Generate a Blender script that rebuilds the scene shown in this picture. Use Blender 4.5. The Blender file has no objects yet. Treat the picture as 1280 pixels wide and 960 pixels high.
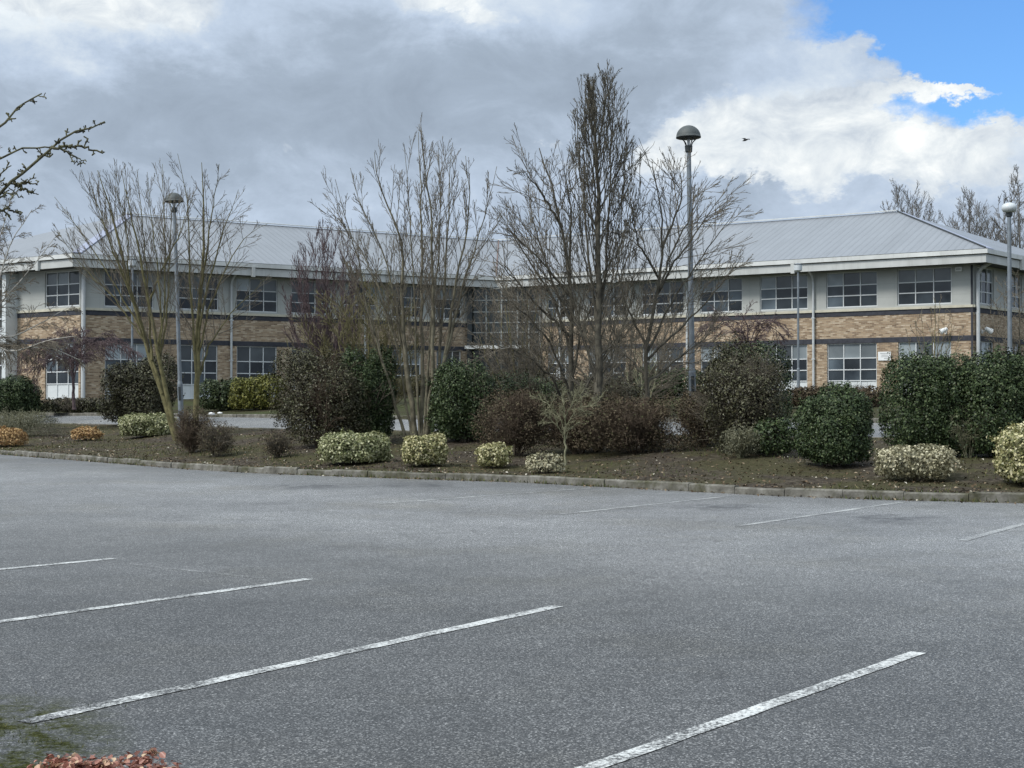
import bpy, bmesh, math, random
import numpy as np
from mathutils import Vector, Matrix

F, W2, YC, PITCH, EYE = 1850.0, 640.0, 480.0, 0.0139, 1.40
rs = np.random.RandomState
scene = bpy.context.scene
C = bpy.data.collections.new("place")
scene.collection.children.link(C)

# ------------------------------------------------------------------ ground shape
def ray(px, py):
    x = (px - W2) / F; z = (YC - py) / F
    cp, sp = math.cos(PITCH), math.sin(PITCH)
    return np.array([x, cp - z * sp, sp + z * cp])

def flat(px, py, z=0.0):
    r = ray(px, py); t = (z - EYE) / r[2]
    return np.array([r[0] * t, r[1] * t, z])

KPX = [(0, 568), (90, 575), (180, 582), (240, 587), (330, 592), (480, 597.5), (650, 603), (800, 611), (970, 620), (1100, 624.5), (1280, 629)]
KP = [flat(*k) for k in KPX]
kx = np.array([p[0] for p in KP]); ky = np.array([p[1] for p in KP])
kx = np.concatenate([[-160, -30], kx, [12, 22, 160]])
ky = np.concatenate([[62, 54], ky, [18.3, 13, 9]])
def yk(x): return np.interp(x, kx, ky)
def zof(s):
    s = np.asarray(s, float)
    return np.where(s < 28, .10 + .048 * s, 1.444 + .43 * (1 - np.exp(-np.maximum(s - 28, 0) / 9)))
def bump(x, y):
    return .035 * np.sin(x * .9 + 1.3 * np.sin(y * .5)) * np.sin(y * .8 + .6) + .02 * np.sin(2.3 * x + y * 1.7)
def tz(x, y):
    s = y - yk(x)
    if s < 0: return 0.0
    z = float(zof(s))
    if 0.3 < s < 11.5: z += float(bump(x, y)) * min(1, (s - .3) / 1.5) * min(1, (11.5 - s))
    return z
def place(px, py):
    r = ray(px, py); d = 6.0
    while d < 140:
        if EYE + r[2] / r[1] * d <= tz(r[0] / r[1] * d, d): break
        d += .04
    x = r[0] / r[1] * d
    return np.array([x, d, tz(x, d)])
def at(px, d):
    x = (px - W2) / F * d
    return np.array([x, d, tz(x, d)])
def pix(px, py, d):                       # a point d metres out in front
    r = ray(px, py); t = d / r[1]
    return np.array([r[0] * t, d, EYE + r[2] * t])

# ------------------------------------------------------------------ objects
def tag(o, label=None, cat=None, group=None, kind=None):
    if label: o['label'] = label
    if cat: o['category'] = cat
    if group: o['group'] = group
    if kind: o['kind'] = kind
    return o
def empty(name, loc, label=None, cat=None, group=None):
    o = bpy.data.objects.new(name, None); C.objects.link(o)
    o.location = tuple(float(v) for v in loc); o.empty_display_size = .2
    return tag(o, label, cat, group)
def mesh_obj(name, V, Fc, mat, parent=None, rnd=None, uv=None, smooth=False, origin=None):
    me = bpy.data.meshes.new(name)
    V = np.asarray(V, np.float32)
    if origin is not None: V = V - np.asarray(origin, np.float32)
    if isinstance(Fc, np.ndarray):
        n, k = Fc.shape
        me.vertices.add(len(V)); me.vertices.foreach_set('co', V.ravel())
        me.loops.add(n * k); me.loops.foreach_set('vertex_index', Fc.astype(np.int32).ravel())
        me.polygons.add(n)
        me.polygons.foreach_set('loop_start', np.arange(0, n * k, k, dtype=np.int32))
        me.polygons.foreach_set('loop_total', np.full(n, k, np.int32))
        me.update(calc_edges=True)
    else:
        me.from_pydata([tuple(map(float, v)) for v in V], [], Fc)
    if rnd is not None:
        a = me.attributes.new('rnd', 'FLOAT', 'FACE'); a.data.foreach_set('value', np.asarray(rnd, np.float32))
    if uv is not None:
        u = me.uv_layers.new(name='UVMap')
        li = np.zeros(len(me.loops), np.int32); me.loops.foreach_get('vertex_index', li)
        u.data.foreach_set('uv', np.asarray(uv, np.float32)[li].ravel())
    if smooth: me.polygons.foreach_set('use_smooth', np.ones(len(me.polygons), bool))
    for m in (mat if isinstance(mat, (list, tuple)) else [mat]): me.materials.append(m)
    me.validate()
    o = bpy.data.objects.new(name, me); C.objects.link(o)
    if parent is not None: o.parent = parent
    return o

class MB:                                   # collects polygons for one mesh
    def __init__(s): s.V = []; s.F = []; s.UV = []
    def poly(s, pts, uvs=None):
        n = len(s.V); s.V += [tuple(map(float, p)) for p in pts]; s.F.append(list(range(n, n + len(pts))))
        s.UV += list(uvs) if uvs else [(0, 0)] * len(pts)
    def box(s, o, a, b, c):                 # corner + three edge vectors
        o, a, b, c = (np.asarray(v, float) for v in (o, a, b, c))
        if np.dot(np.cross(a, b), c) < 0: a, b = b, a
        p = [o, o + a, o + a + b, o + b, o + c, o + a + c, o + a + b + c, o + b + c]
        n = len(s.V); s.V += [tuple(q) for q in p]; s.UV += [(0, 0)] * 8
        for f in ((3, 2, 1, 0), (4, 5, 6, 7), (0, 1, 5, 4), (1, 2, 6, 5), (2, 3, 7, 6), (3, 0, 4, 7)):
            s.F.append([n + i for i in f])
    def lathe(s, prof, c, n=24, cap=True):
        c = np.asarray(c, float); b = len(s.V)
        for r, z in prof:
            for k in range(n):
                a = 2 * math.pi * k / n; s.V.append((c[0] + r * math.cos(a), c[1] + r * math.sin(a), c[2] + z)); s.UV.append((0, 0))
        for i in range(len(prof) - 1):
            for k in range(n):
                k2 = (k + 1) % n; s.F.append([b + i * n + k, b + i * n + k2, b + (i + 1) * n + k2, b + (i + 1) * n + k])
        if cap:
            s.F.append([b + k for k in range(n)][::-1]); s.F.append([b + (len(prof) - 1) * n + k for k in range(n)])
    def tube(s, pts, r, n=8):
        V, Fc = tubes([(np.array([pts], float), np.array([[r] * len(pts)] if np.isscalar(r) else [r], float))], n)
        b = len(s.V); s.V += [tuple(v) for v in V]; s.UV += [(0, 0)] * len(V); s.F += [[int(i) + b for i in f] for f in Fc]
    def build(s, name, mat, parent=None, uv=False, smooth=False, origin=None):
        return mesh_obj(name, s.V, s.F, mat, parent, uv=s.UV if uv else None, smooth=smooth, origin=origin)

def tubes(batches, n):                      # batches of (B,N,3) points and (B,N) radii -> one mesh
    VV, FF, base = [], [], 0
    ang = np.arange(n) * 2 * math.pi / n
    for P, R in batches:
        if len(P) == 0: continue
        B, N, _ = P.shape
        T = np.gradient(P, axis=1); T /= np.linalg.norm(T, axis=2, keepdims=True) + 1e-9
        ref = np.where(np.abs(T[:, :1, 2:3]) > .9, np.array([1., 0, 0]), np.array([0, 0, 1.]))
        ref = np.broadcast_to(ref, P.shape)
        U = np.cross(T, ref); U /= np.linalg.norm(U, axis=2, keepdims=True) + 1e-9
        Wv = np.cross(T, U)
        ring = P[:, :, None, :] + R[:, :, None, None] * (np.cos(ang)[None, None, :, None] * U[:, :, None, :] + np.sin(ang)[None, None, :, None] * Wv[:, :, None, :])
        VV.append(ring.reshape(-1, 3))
        idx = base + np.arange(B * N * n).reshape(B, N, n)
        a = idx[:, :-1]; b = idx[:, 1:]
        FF.append(np.stack([a, np.roll(a, -1, 2), np.roll(b, -1, 2), b], -1).reshape(-1, 4))
        base += B * N * n
    return np.concatenate(VV), np.concatenate(FF)

# ------------------------------------------------------------------ materials
def mat(name):
    m = bpy.data.materials.new(name); m.use_nodes = True
    nt = m.node_tree; b = nt.nodes['Principled BSDF']
    return m, nt, b
def N(nt, t, **kw):
    n = nt.nodes.new(t)
    for k, v in kw.items():
        if k in n.inputs.keys() if isinstance(k, str) else False: n.inputs[k].default_value = v
        else: setattr(n, k, v)
    return n
def L(nt, a, b): nt.links.new(a, b)
def ramp(nt, fac, stops, interp='LINEAR'):
    r = nt.nodes.new('ShaderNodeValToRGB'); e = r.color_ramp.elements; r.color_ramp.interpolation = interp
    while len(e) < len(stops): e.new(.5)
    for i, (p, c) in enumerate(stops):
        e[i].position = p; e[i].color = (c if len(c) == 4 else (*c, 1))
    if fac is not None: L(nt, fac, r.inputs[0])
    return r.outputs[0]
def noise(nt, scale, detail=4, rough=.55, vec=None, dist=0):
    n = nt.nodes.new('ShaderNodeTexNoise'); n.inputs['Scale'].default_value = scale; n.inputs['Detail'].default_value = detail
    n.inputs['Roughness'].default_value = rough; n.inputs['Distortion'].default_value = dist
    if vec is not None: L(nt, vec, n.inputs['Vector'])
    return n.outputs[0]
def coords(nt, which='Object'):
    return nt.nodes.new('ShaderNodeTexCoord').outputs[which]
def geo_pos(nt): return nt.nodes.new('ShaderNodeNewGeometry').outputs['Position']
def mix(nt, f, a, b, mode='MIX'):
    m = nt.nodes.new('ShaderNodeMix'); m.data_type = 'RGBA'; m.blend_type = mode
    for s, v in ((0, f), (6, a), (7, b)):
        if isinstance(v, (int, float)): m.inputs[s].default_value = v
        elif isinstance(v, tuple): m.inputs[s].default_value = (*v, 1)
        else: L(nt, v, m.inputs[s])
    return m.outputs[2]
def math_(nt, op, a, b=None, clamp=False):
    m = nt.nodes.new('ShaderNodeMath'); m.operation = op; m.use_clamp = clamp
    for i, v in enumerate((a, b)):
        if v is None: continue
        if isinstance(v, (int, float)): m.inputs[i].default_value = v
        else: L(nt, v, m.inputs[i])
    return m.outputs[0]
def bumpn(nt, b, h, strength, dist):
    n = nt.nodes.new('ShaderNodeBump'); n.inputs['Strength'].default_value = strength; n.inputs['Distance'].default_value = dist
    L(nt, h, n.inputs['Height']); L(nt, n.outputs[0], b.inputs['Normal'])
def setb(b, rough=.6, spec=.5, metal=0):
    b.inputs['Roughness'].default_value = rough; b.inputs['Specular IOR Level'].default_value = spec; b.inputs['Metallic'].default_value = metal

def plain(name, col, rough=.6, spec=.4, metal=0, var=.12, scale=6.0):
    m, nt, b = mat(name); setb(b, rough, spec, metal)
    f = noise(nt, scale, 5, .6, coords(nt))
    lo = tuple(c * (1 - var) for c in col); hi = tuple(min(1, c * (1 + var)) for c in col)
    L(nt, ramp(nt, f, [(.3, lo), (.7, hi)]), b.inputs['Base Color'])
    return m
def foliage(name, stops, rough=.5, spec=.35, trans=.0):
    m, nt, b = mat(name); setb(b, rough, spec)
    a = nt.nodes.new('ShaderNodeAttribute'); a.attribute_name = 'rnd'
    L(nt, ramp(nt, a.outputs['Fac'], stops), b.inputs['Base Color'])
    if trans:
        t = nt.nodes.new('ShaderNodeBsdfTranslucent'); L(nt, b.inputs['Base Color'].links[0].from_socket, t.inputs[0])
        mx = nt.nodes.new('ShaderNodeMixShader'); mx.inputs[0].default_value = trans
        L(nt, b.outputs[0], mx.inputs[1]); L(nt, t.outputs[0], mx.inputs[2])
        L(nt, mx.outputs[0], nt.nodes['Material Output'].inputs[0])
    return m
def bark(name, c1, c2, scale=5):
    m, nt, b = mat(name); setb(b, .85, .2)
    p = geo_pos(nt)
    f = noise(nt, scale, 5, .65, p)
    L(nt, ramp(nt, f, [(.35, c1), (.62, c2)]), b.inputs['Base Color'])
    bumpn(nt, b, noise(nt, 40, 3, .6, p), .5, .02)
    return m

def asphalt_nodes(nt, b, tone=1.0, moss=True):
    p = geo_pos(nt)
    big = noise(nt, .22, 5, .6, p); mid = noise(nt, 1.4, 4, .6, p)
    vo = nt.nodes.new('ShaderNodeTexVoronoi'); vo.inputs['Scale'].default_value = 135; L(nt, p, vo.inputs['Vector'])
    stone = ramp(nt, vo.outputs['Color'], [(.05, (.014, .014, .0142)), (.38, (.047, .047, .047)), (.70, (.107, .108, .108)), (.90, (.33, .33, .325))])
    sp2 = ramp(nt, noise(nt, 75, 3, .7, p), [(.36, (.62, .62, .62)), (.64, (1.32, 1.32, 1.32))])
    col = mix(nt, 1.0, stone, sp2, 'MULTIPLY')
    col = mix(nt, 1.0, col, ramp(nt, big, [(.32, (.76 * tone, .76 * tone, .76 * tone)), (.68, (1.30 * tone, 1.30 * tone, 1.30 * tone))]), 'MULTIPLY')
    col = mix(nt, 1.0, col, ramp(nt, mid, [(.3, (.88, .88, .88)), (.7, (1.1, 1.1, 1.1))]), 'MULTIPLY')
    col = mix(nt, ramp(nt, noise(nt, 3.2, 7, .78, p), [(.52, (0, 0, 0)), (.70, (.55, .55, .55))]), col, (.030, .030, .029))
    col = mix(nt, ramp(nt, noise(nt, .33, 6, .7, p), [(.50, (0, 0, 0)), (.68, (.5, .5, .5))]), col, mix(nt, 1.0, col, (.86, .80, .66), 'MULTIPLY'))
    # aisle worn pale by tyres plus grazing sheen painted in, bays both sides darker
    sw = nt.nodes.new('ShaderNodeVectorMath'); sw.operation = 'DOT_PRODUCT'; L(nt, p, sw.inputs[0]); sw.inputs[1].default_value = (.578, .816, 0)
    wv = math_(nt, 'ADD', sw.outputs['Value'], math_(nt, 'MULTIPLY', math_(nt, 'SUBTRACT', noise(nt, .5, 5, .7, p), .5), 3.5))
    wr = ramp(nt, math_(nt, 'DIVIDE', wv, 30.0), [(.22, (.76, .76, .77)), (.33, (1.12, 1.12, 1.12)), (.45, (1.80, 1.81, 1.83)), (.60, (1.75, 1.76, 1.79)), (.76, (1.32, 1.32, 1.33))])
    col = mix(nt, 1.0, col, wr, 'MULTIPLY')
    if moss:
        sx = nt.nodes.new('ShaderNodeSeparateXYZ'); L(nt, p, sx.inputs[0])
        # old moss spreading from the corner of the bay, and damp oil stains
        def spot(x, y, rx, ry):
            dx = math_(nt, 'DIVIDE', math_(nt, 'SUBTRACT', sx.outputs[0], x), rx); dy = math_(nt, 'DIVIDE', math_(nt, 'SUBTRACT', sx.outputs[1], y), ry)
            d = math_(nt, 'ADD', math_(nt, 'MULTIPLY', dx, dx), math_(nt, 'MULTIPLY', dy, dy))
            return math_(nt, 'SUBTRACT', 1.0, d, True)
        m = math_(nt, 'MULTIPLY', math_(nt, 'MINIMUM', math_(nt, 'MULTIPLY', spot(-2.5, 5.75, 1.0, 1.5), 2.2), 1.0), ramp(nt, noise(nt, 6, 6, .75, p), [(.40, (0, 0, 0)), (.56, (1, 1, 1))]))
        col = mix(nt, math_(nt, 'MINIMUM', m, .85), col, ramp(nt, noise(nt, 38, 4, .7, p), [(.35, (.010, .012, .003)), (.65, (.060, .066, .016))]))
        L(nt, math_(nt, 'MULTIPLY', math_(nt, 'SUBTRACT', 1.0, m, True), .5), b.inputs['Specular IOR Level'])
        for (a_, c_, rx, ry) in OIL:
            m = math_(nt, 'MULTIPLY', spot(a_, c_, rx, ry), ramp(nt, noise(nt, 2.6, 6, .75, p), [(.40, (0, 0, 0)), (.62, (1, 1, 1))]))
            col = mix(nt, m, col, (.03, .03, .032))
    L(nt, col, b.inputs['Base Color'])
    b.inputs['Roughness'].default_value = .55
    h = math_(nt, 'ADD', vo.outputs['Distance'], math_(nt, 'MULTIPLY', noise(nt, 30, 3, .7, p), .8))
    bumpn(nt, b, h, .4, .005)
    return col
OIL = []
for (px, py, rx, ry) in ((1110, 648, .9, 1.1), (905, 634, .8, .9), (390, 608, 1.2, 1.2), (520, 607, .8, .9)):
    p_ = flat(px, py); OIL.append((float(p_[0]), float(p_[1]), rx, ry))
M = {}
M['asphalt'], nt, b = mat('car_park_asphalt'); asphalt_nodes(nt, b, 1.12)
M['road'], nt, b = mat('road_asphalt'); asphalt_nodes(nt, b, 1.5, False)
def paint(name, lo, hi):
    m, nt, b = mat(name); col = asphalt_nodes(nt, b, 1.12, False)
    p = geo_pos(nt)
    w = math_(nt, 'ADD', math_(nt, 'MULTIPLY', noise(nt, 45, 4, .75, p), .8), math_(nt, 'MULTIPLY', noise(nt, 2.2, 3, .6, p), .5))
    f = ramp(nt, w, [(lo, (0, 0, 0)), (hi, (1, 1, 1))])
    c2 = mix(nt, f, col, mix(nt, noise(nt, 3, 4, .6, p), (.55, .56, .55), (.70, .71, .70)))
    L(nt, c2, b.inputs['Base Color'])
    return m
M['paint'] = paint('worn_white_paint', .58, .73)
M['faint'] = paint('very_worn_white_paint', .66, 1.05)
M['half'] = paint('half_worn_white_paint', .60, .86)

M['soil'], nt, b = mat('bed_soil'); setb(b, .95, .15); p = geo_pos(nt)
c = ramp(nt, noise(nt, 9, 6, .7, p), [(.34, (.018, .014, .010)), (.52, (.062, .050, .037)), (.70, (.16, .135, .105))])
gm = ramp(nt, noise(nt, .55, 5, .65, p), [(.43, (0, 0, 0)), (.56, (.8, .8, .8))])
c = mix(nt, gm, c, ramp(nt, noise(nt, 14, 5, .7, p), [(.3, (.030, .030, .013)), (.7, (.098, .090, .042))]))
L(nt, c, b.inputs['Base Color']); bumpn(nt, b, noise(nt, 12, 6, .75, p), .9, .06)
M['verge'], nt, b = mat('verge_grass'); setb(b, .95, .15); p = geo_pos(nt)
c = ramp(nt, noise(nt, .4, 6, .7, p), [(.3, (.045, .035, .024)), (.55, (.05, .055, .022)), (.75, (.06, .075, .028))])
L(nt, c, b.inputs['Base Color']); bumpn(nt, b, noise(nt, 10, 6, .75, p), .9, .08)
M['kerb'], nt, b = mat('kerb_concrete'); setb(b, .9, .25); p = geo_pos(nt)
c = ramp(nt, noise(nt, 3.5, 6, .7, p), [(.3, (.060, .056, .046)), (.52, (.16, .152, .132)), (.75, (.29, .28, .255))])
gm = ramp(nt, noise(nt, 1.1, 5, .7, p), [(.48, (0, 0, 0)), (.62, (.85, .85, .85))])
c = mix(nt, gm, c, ramp(nt, noise(nt, 9, 5, .7, p), [(.35, (.035, .036, .014)), (.65, (.085, .082, .045))]))
L(nt, c, b.inputs['Base Color']); bumpn(nt, b, noise(nt, 25, 5, .7, p), .6, .02)

# facade brick, mapped in metres along the wall
M['brick'], nt, b = mat('buff_brick'); setb(b, .85, .25); uv = coords(nt, 'UV')
br = nt.nodes.new('ShaderNodeTexBrick'); L(nt, uv, br.inputs['Vector'])
for k, v in (('Scale', 1.0), ('Mortar Size', .010), ('Mortar Smooth', .2), ('Bias', 0), ('Brick Width', .24), ('Row Height', .078)): br.inputs[k].default_value = v
br.inputs['Color1'].default_value = (0, 0, 0, 1); br.inputs['Color2'].default_value = (1, 1, 1, 1); br.inputs['Mortar'].default_value = (.5, .5, .5, 1)
f = math_(nt, 'ADD', math_(nt, 'MULTIPLY', br.outputs[0], .62), math_(nt, 'MULTIPLY', noise(nt, 2.6, 5, .75, uv), .42))
c = ramp(nt, f, [(.12, (.15, .10, .068)), (.38, (.28, .195, .125)), (.62, (.40, .295, .198)), (.9, (.57, .475, .365))])
c = mix(nt, math_(nt, 'MULTIPLY', br.outputs['Fac'], .8), c, (.34, .30, .24))
L(nt, c, b.inputs['Base Color']); bumpn(nt, b, math_(nt, 'SUBTRACT', 1, br.outputs['Fac']), .5, .01)
M['band'] = plain('dark_brick_band', (.045, .047, .058), .8, .3, 0, .3, 4)
M['sill'] = plain('cream_sill', (.52, .49, .40), .8, .3, 0, .15, 3)
M['clad'], nt, b = mat('pale_cladding'); setb(b, .55, .4); uv = coords(nt, 'UV')
bk = nt.nodes.new('ShaderNodeTexBrick'); L(nt, uv, bk.inputs['Vector'])
for k, v in (('Scale', 1.0), ('Mortar Size', .012), ('Brick Width', 1.02), ('Row Height', .70), ('Bias', 0)): bk.inputs[k].default_value = v
bk.offset = 0
bk.inputs['Color1'].default_value = (.39, .40, .385, 1); bk.inputs['Color2'].default_value = (.42, .43, .41, 1); bk.inputs['Mortar'].default_value = (.30, .31, .30, 1)
c = mix(nt, .5, bk.outputs[0], ramp(nt, noise(nt, .8, 5, .65, uv), [(.3, (.33, .34, .325)), (.7, (.45, .46, .44))]), 'MIX')
L(nt, c, b.inputs['Base Color'])
M['fascia'] = plain('fascia_metal', (.50, .51, .50), .5, .4, 0, .12, .7)
M['gutter'] = plain('gutter_metal', (.60, .61, .60), .45, .4, 0, .15, .8)
for nm_, lo_ in (('fascia', (.36, .365, .35)), ('gutter', (.42, .425, .40))):
    nt = M[nm_].node_tree; b = nt.nodes['Principled BSDF']; mpv = nt.nodes.new('ShaderNodeMapping'); L(nt, geo_pos(nt), mpv.inputs[0]); mpv.inputs['Scale'].default_value = (1.6, 1.6, .25)
    L(nt, mix(nt, ramp(nt, noise(nt, 1.5, 6, .7, mpv.outputs[0]), [(.48, (0, 0, 0)), (.72, (.8, .8, .8))]), b.inputs['Base Color'].links[0].from_socket, lo_), b.inputs['Base Color'])
M['soffit'] = plain('grey_soffit', (.07, .072, .075), .6, .3, 0, .1, .8)  # base colour darkened to carry the shade under the eaves
M['frame'] = plain('white_window_frame', (.60, .62, .63), .45, .4, 0, .06, 2)
M['spandrel'] = plain('white_panel', (.62, .65, .66), .45, .4, 0, .08, 1.5)
M['dullframe'] = plain('dull_grey_frame', (.27, .28, .27), .5, .4, 0, .1, 2)
M['pipe'] = plain('grey_downpipe', (.50, .52, .53), .45, .4, 0, .12, 2)
def roofmat(name, col, seam):
    m, nt, b = mat(name); setb(b, .42, .5, .25); uv = coords(nt, 'UV')
    sx = nt.nodes.new('ShaderNodeSeparateXYZ'); L(nt, uv, sx.inputs[0])
    fr = math_(nt, 'FRACT', math_(nt, 'DIVIDE', sx.outputs[0], seam))
    tri = math_(nt, 'ABSOLUTE', math_(nt, 'SUBTRACT', fr, .5))
    rib = ramp(nt, tri, [(.36, (0, 0, 0)), (.44, (1, 1, 1))])
    sh = nt.nodes.new('ShaderNodeTexWhiteNoise'); sh.noise_dimensions = '1D'
    L(nt, math_(nt, 'FLOOR', math_(nt, 'DIVIDE', sx.outputs[0], seam * 3)), sh.inputs['W'])
    v = math_(nt, 'ADD', math_(nt, 'MULTIPLY', sh.outputs[0], .10), math_(nt, 'MULTIPLY', noise(nt, .35, 5, .65, uv), .35))
    c = mix(nt, 1.0, col, ramp(nt, v, [(.08, (.86, .86, .86)), (.36, (1.08, 1.08, 1.08))]), 'MULTIPLY')
    stv = nt.nodes.new('ShaderNodeMapping'); L(nt, uv, stv.inputs[0]); stv.inputs['Scale'].default_value = (2.2, .22, 1)
    c = mix(nt, ramp(nt, noise(nt, 1.0, 6, .7, stv.outputs[0]), [(.5, (0, 0, 0)), (.75, (.55, .55, .55))]), c, tuple(x * .68 for x in col))
    c = mix(nt, math_(nt, 'MULTIPLY', rib, .20), c, tuple(x * .55 for x in col))
    L(nt, c, b.inputs['Base Color']); bumpn(nt, b, rib, .6, .03)
    return m
M['roof'] = roofmat('grey_seamed_roof', (.265, .28, .305), .40)
M['flash'] = plain('blue_grey_flashing', (.36, .38, .48), .45, .5, .2, .08, 1)
M['redflash'] = plain('rusty_valley', (.17, .115, .10), .7, .3, 0, .2, 2)
M['glass'], nt, b = mat('dark_window_glass'); setb(b, .05, .5); p = geo_pos(nt)
L(nt, ramp(nt, noise(nt, .55, 3, .5, p), [(.38, (.007, .010, .013)), (.72, (.052, .065, .076))]), b.inputs['Base Color'])
a_ = nt.nodes.new('ShaderNodeAttribute'); a_.attribute_name = 'rnd'
L(nt, mix(nt, 1.0, b.inputs['Base Color'].links[0].from_socket, ramp(nt, a_.outputs['Fac'], [(0, (.45, .45, .45)), (.7, (1.2, 1.2, 1.2)), (.92, (2.8, 2.8, 2.8))]), 'MULTIPLY'), b.inputs['Base Color'])  # paler panes put brighter reflections into the glass colour
b.inputs['IOR'].default_value = 1.45
M['topglass'], nt, b = mat('blind_backed_glass'); setb(b, .08, .5); p = geo_pos(nt)
L(nt, ramp(nt, noise(nt, .45, 3, .5, p), [(.35, (.06, .07, .075)), (.7, (.16, .18, .19))]), b.inputs['Base Color'])
a_ = nt.nodes.new('ShaderNodeAttribute'); a_.attribute_name = 'rnd'
L(nt, mix(nt, 1.0, b.inputs['Base Color'].links[0].from_socket, ramp(nt, a_.outputs['Fac'], [(0, (.45, .45, .45)), (.7, (1.2, 1.2, 1.2)), (.92, (2.8, 2.8, 2.8))]), 'MULTIPLY'), b.inputs['Base Color'])  # same per-pane reflection tones painted into the top row
M['curtain'], nt, b = mat('entrance_glass'); setb(b, .06, .45); p = geo_pos(nt)
L(nt, ramp(nt, noise(nt, .5, 4, .5, p), [(.35, (.012, .015, .013)), (.7, (.075, .082, .075))]), b.inputs['Base Color'])
M['steel'] = plain('galvanised_steel', (.20, .225, .25), .5, .4, .35, .18, 5)
M['lampdark'] = plain('dark_lamp_metal', (.035, .042, .045), .45, .4, .1, .2, 8)
M['lamptop'] = plain('weathered_lamp_dome', (.075, .085, .085), .6, .4, .1, .25, 6)
M['lampclear'] = plain('cloudy_lamp_bowl', (.55, .58, .60), .3, .5, 0, .1, 6)
M['white'] = plain('white_plastic', (.75, .76, .76), .5, .4, 0, .06, 6)
M['signtext'] = plain('grey_sign_lettering', (.35, .36, .36), .6, .3, 0, .05, 6)
M['bird'] = plain('black_feathers', (.012, .012, .014), .7, .3, 0, .2, 20)
M['bk_olive'] = bark('mossy_olive_bark', (.085, .078, .038), (.19, .17, .085))
M['bk_grey'] = bark('grey_bark', (.085, .076, .054), (.21, .19, .135))
M['bk_dark'] = bark('dark_bark', (.050, .045, .036), (.135, .122, .094))
M['bk_twig'] = bark('twig_bark', (.095, .083, .064), (.19, .165, .128))
M['bk_spur'] = bark('dark_mossy_bark', (.045, .042, .030), (.14, .135, .075), 30)
M['bk_purple'] = bark('purple_twigs', (.062, .044, .047), (.135, .098, .100))
M['bk_pale'] = bark('pale_bark', (.28, .27, .24), (.50, .48, .44), 3)
M['bk_lichen'] = bark('lichen_twigs', (.12, .12, .07), (.27, .26, .17), 8)
M['bk_brown'] = bark('reddish_brown_twigs', (.065, .048, .035), (.165, .125, .092), 4)
M['bk_far'] = bark('far_tree_bark', (.11, .103, .097), (.21, .20, .185))
M['lf_vari'] = foliage('variegated_leaf', [(0, (.08, .09, .025)), (.3, (.19, .19, .07)), (.55, (.42, .39, .19)), (.85, (.60, .55, .32)), (1, (.68, .63, .42))], .45, .4, .15)
M['lf_varip'] = foliage('pale_variegated_leaf', [(0, (.09, .085, .045)), (.4, (.28, .26, .16)), (.75, (.50, .46, .31)), (1, (.62, .58, .43))], .5, .35, .15)
M['lf_varig'] = foliage('green_variegated_leaf', [(0, (.07, .085, .03)), (.4, (.20, .215, .09)), (.75, (.43, .43, .24)), (1, (.60, .59, .40))], .5, .35, .15)
M['lf_orange'] = foliage('orange_leaf', [(0, (.17, .09, .04)), (.5, (.40, .24, .10)), (1, (.58, .42, .21))], .5, .3, .15)
M['lf_dark'] = foliage('dark_evergreen_leaf', [(0, (.014, .024, .009)), (.5, (.033, .054, .019)), (.86, (.070, .100, .037)), (1, (.15, .175, .09))], .5, .28)
M['lf_mid'] = foliage('mid_evergreen_leaf', [(0, (.016, .026, .010)), (.5, (.036, .055, .020)), (.9, (.075, .095, .038)), (1, (.14, .16, .09))], .5, .3)
M['lf_olive'] = foliage('olive_leaf', [(0, (.022, .020, .010)), (.45, (.048, .042, .022)), (.8, (.075, .072, .034)), (1, (.12, .125, .065))], .5, .35)
M['lf_brown'] = foliage('brown_dry_leaf', [(0, (.036, .027, .017)), (.5, (.080, .060, .038)), (.85, (.115, .088, .056)), (.93, (.075, .085, .035)), (1, (.17, .14, .09))], .7, .2)
M['lf_grey'] = foliage('grey_green_leaf', [(0, (.05, .052, .030)), (.5, (.12, .12, .078)), (1, (.22, .21, .15))], .7, .2)
M['lf_yell'] = foliage('yellow_green_leaf', [(0, (.05, .055, .012)), (.5, (.12, .125, .025)), (1, (.24, .23, .06))], .5, .3, .1)
M['lf_copper'] = foliage('copper_red_leaf', [(0, (.13, .05, .035)), (.4, (.33, .145, .11)), (.75, (.50, .26, .20)), (1, (.66, .50, .33))], .4, .4, .25)
M['lf_litter'] = foliage('fallen_leaf', [(0, (.05, .035, .02)), (.6, (.13, .09, .055)), (.9, (.28, .22, .15)), (1, (.50, .47, .40))], .8, .2)
M['lf_grass'] = foliage('grass_blade', [(0, (.03, .040, .012)), (.6, (.07, .085, .025)), (1, (.15, .14, .06))], .7, .2)
M['cable'] = plain('brown_ribbed_bark', (.05, .04, .03))

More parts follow.
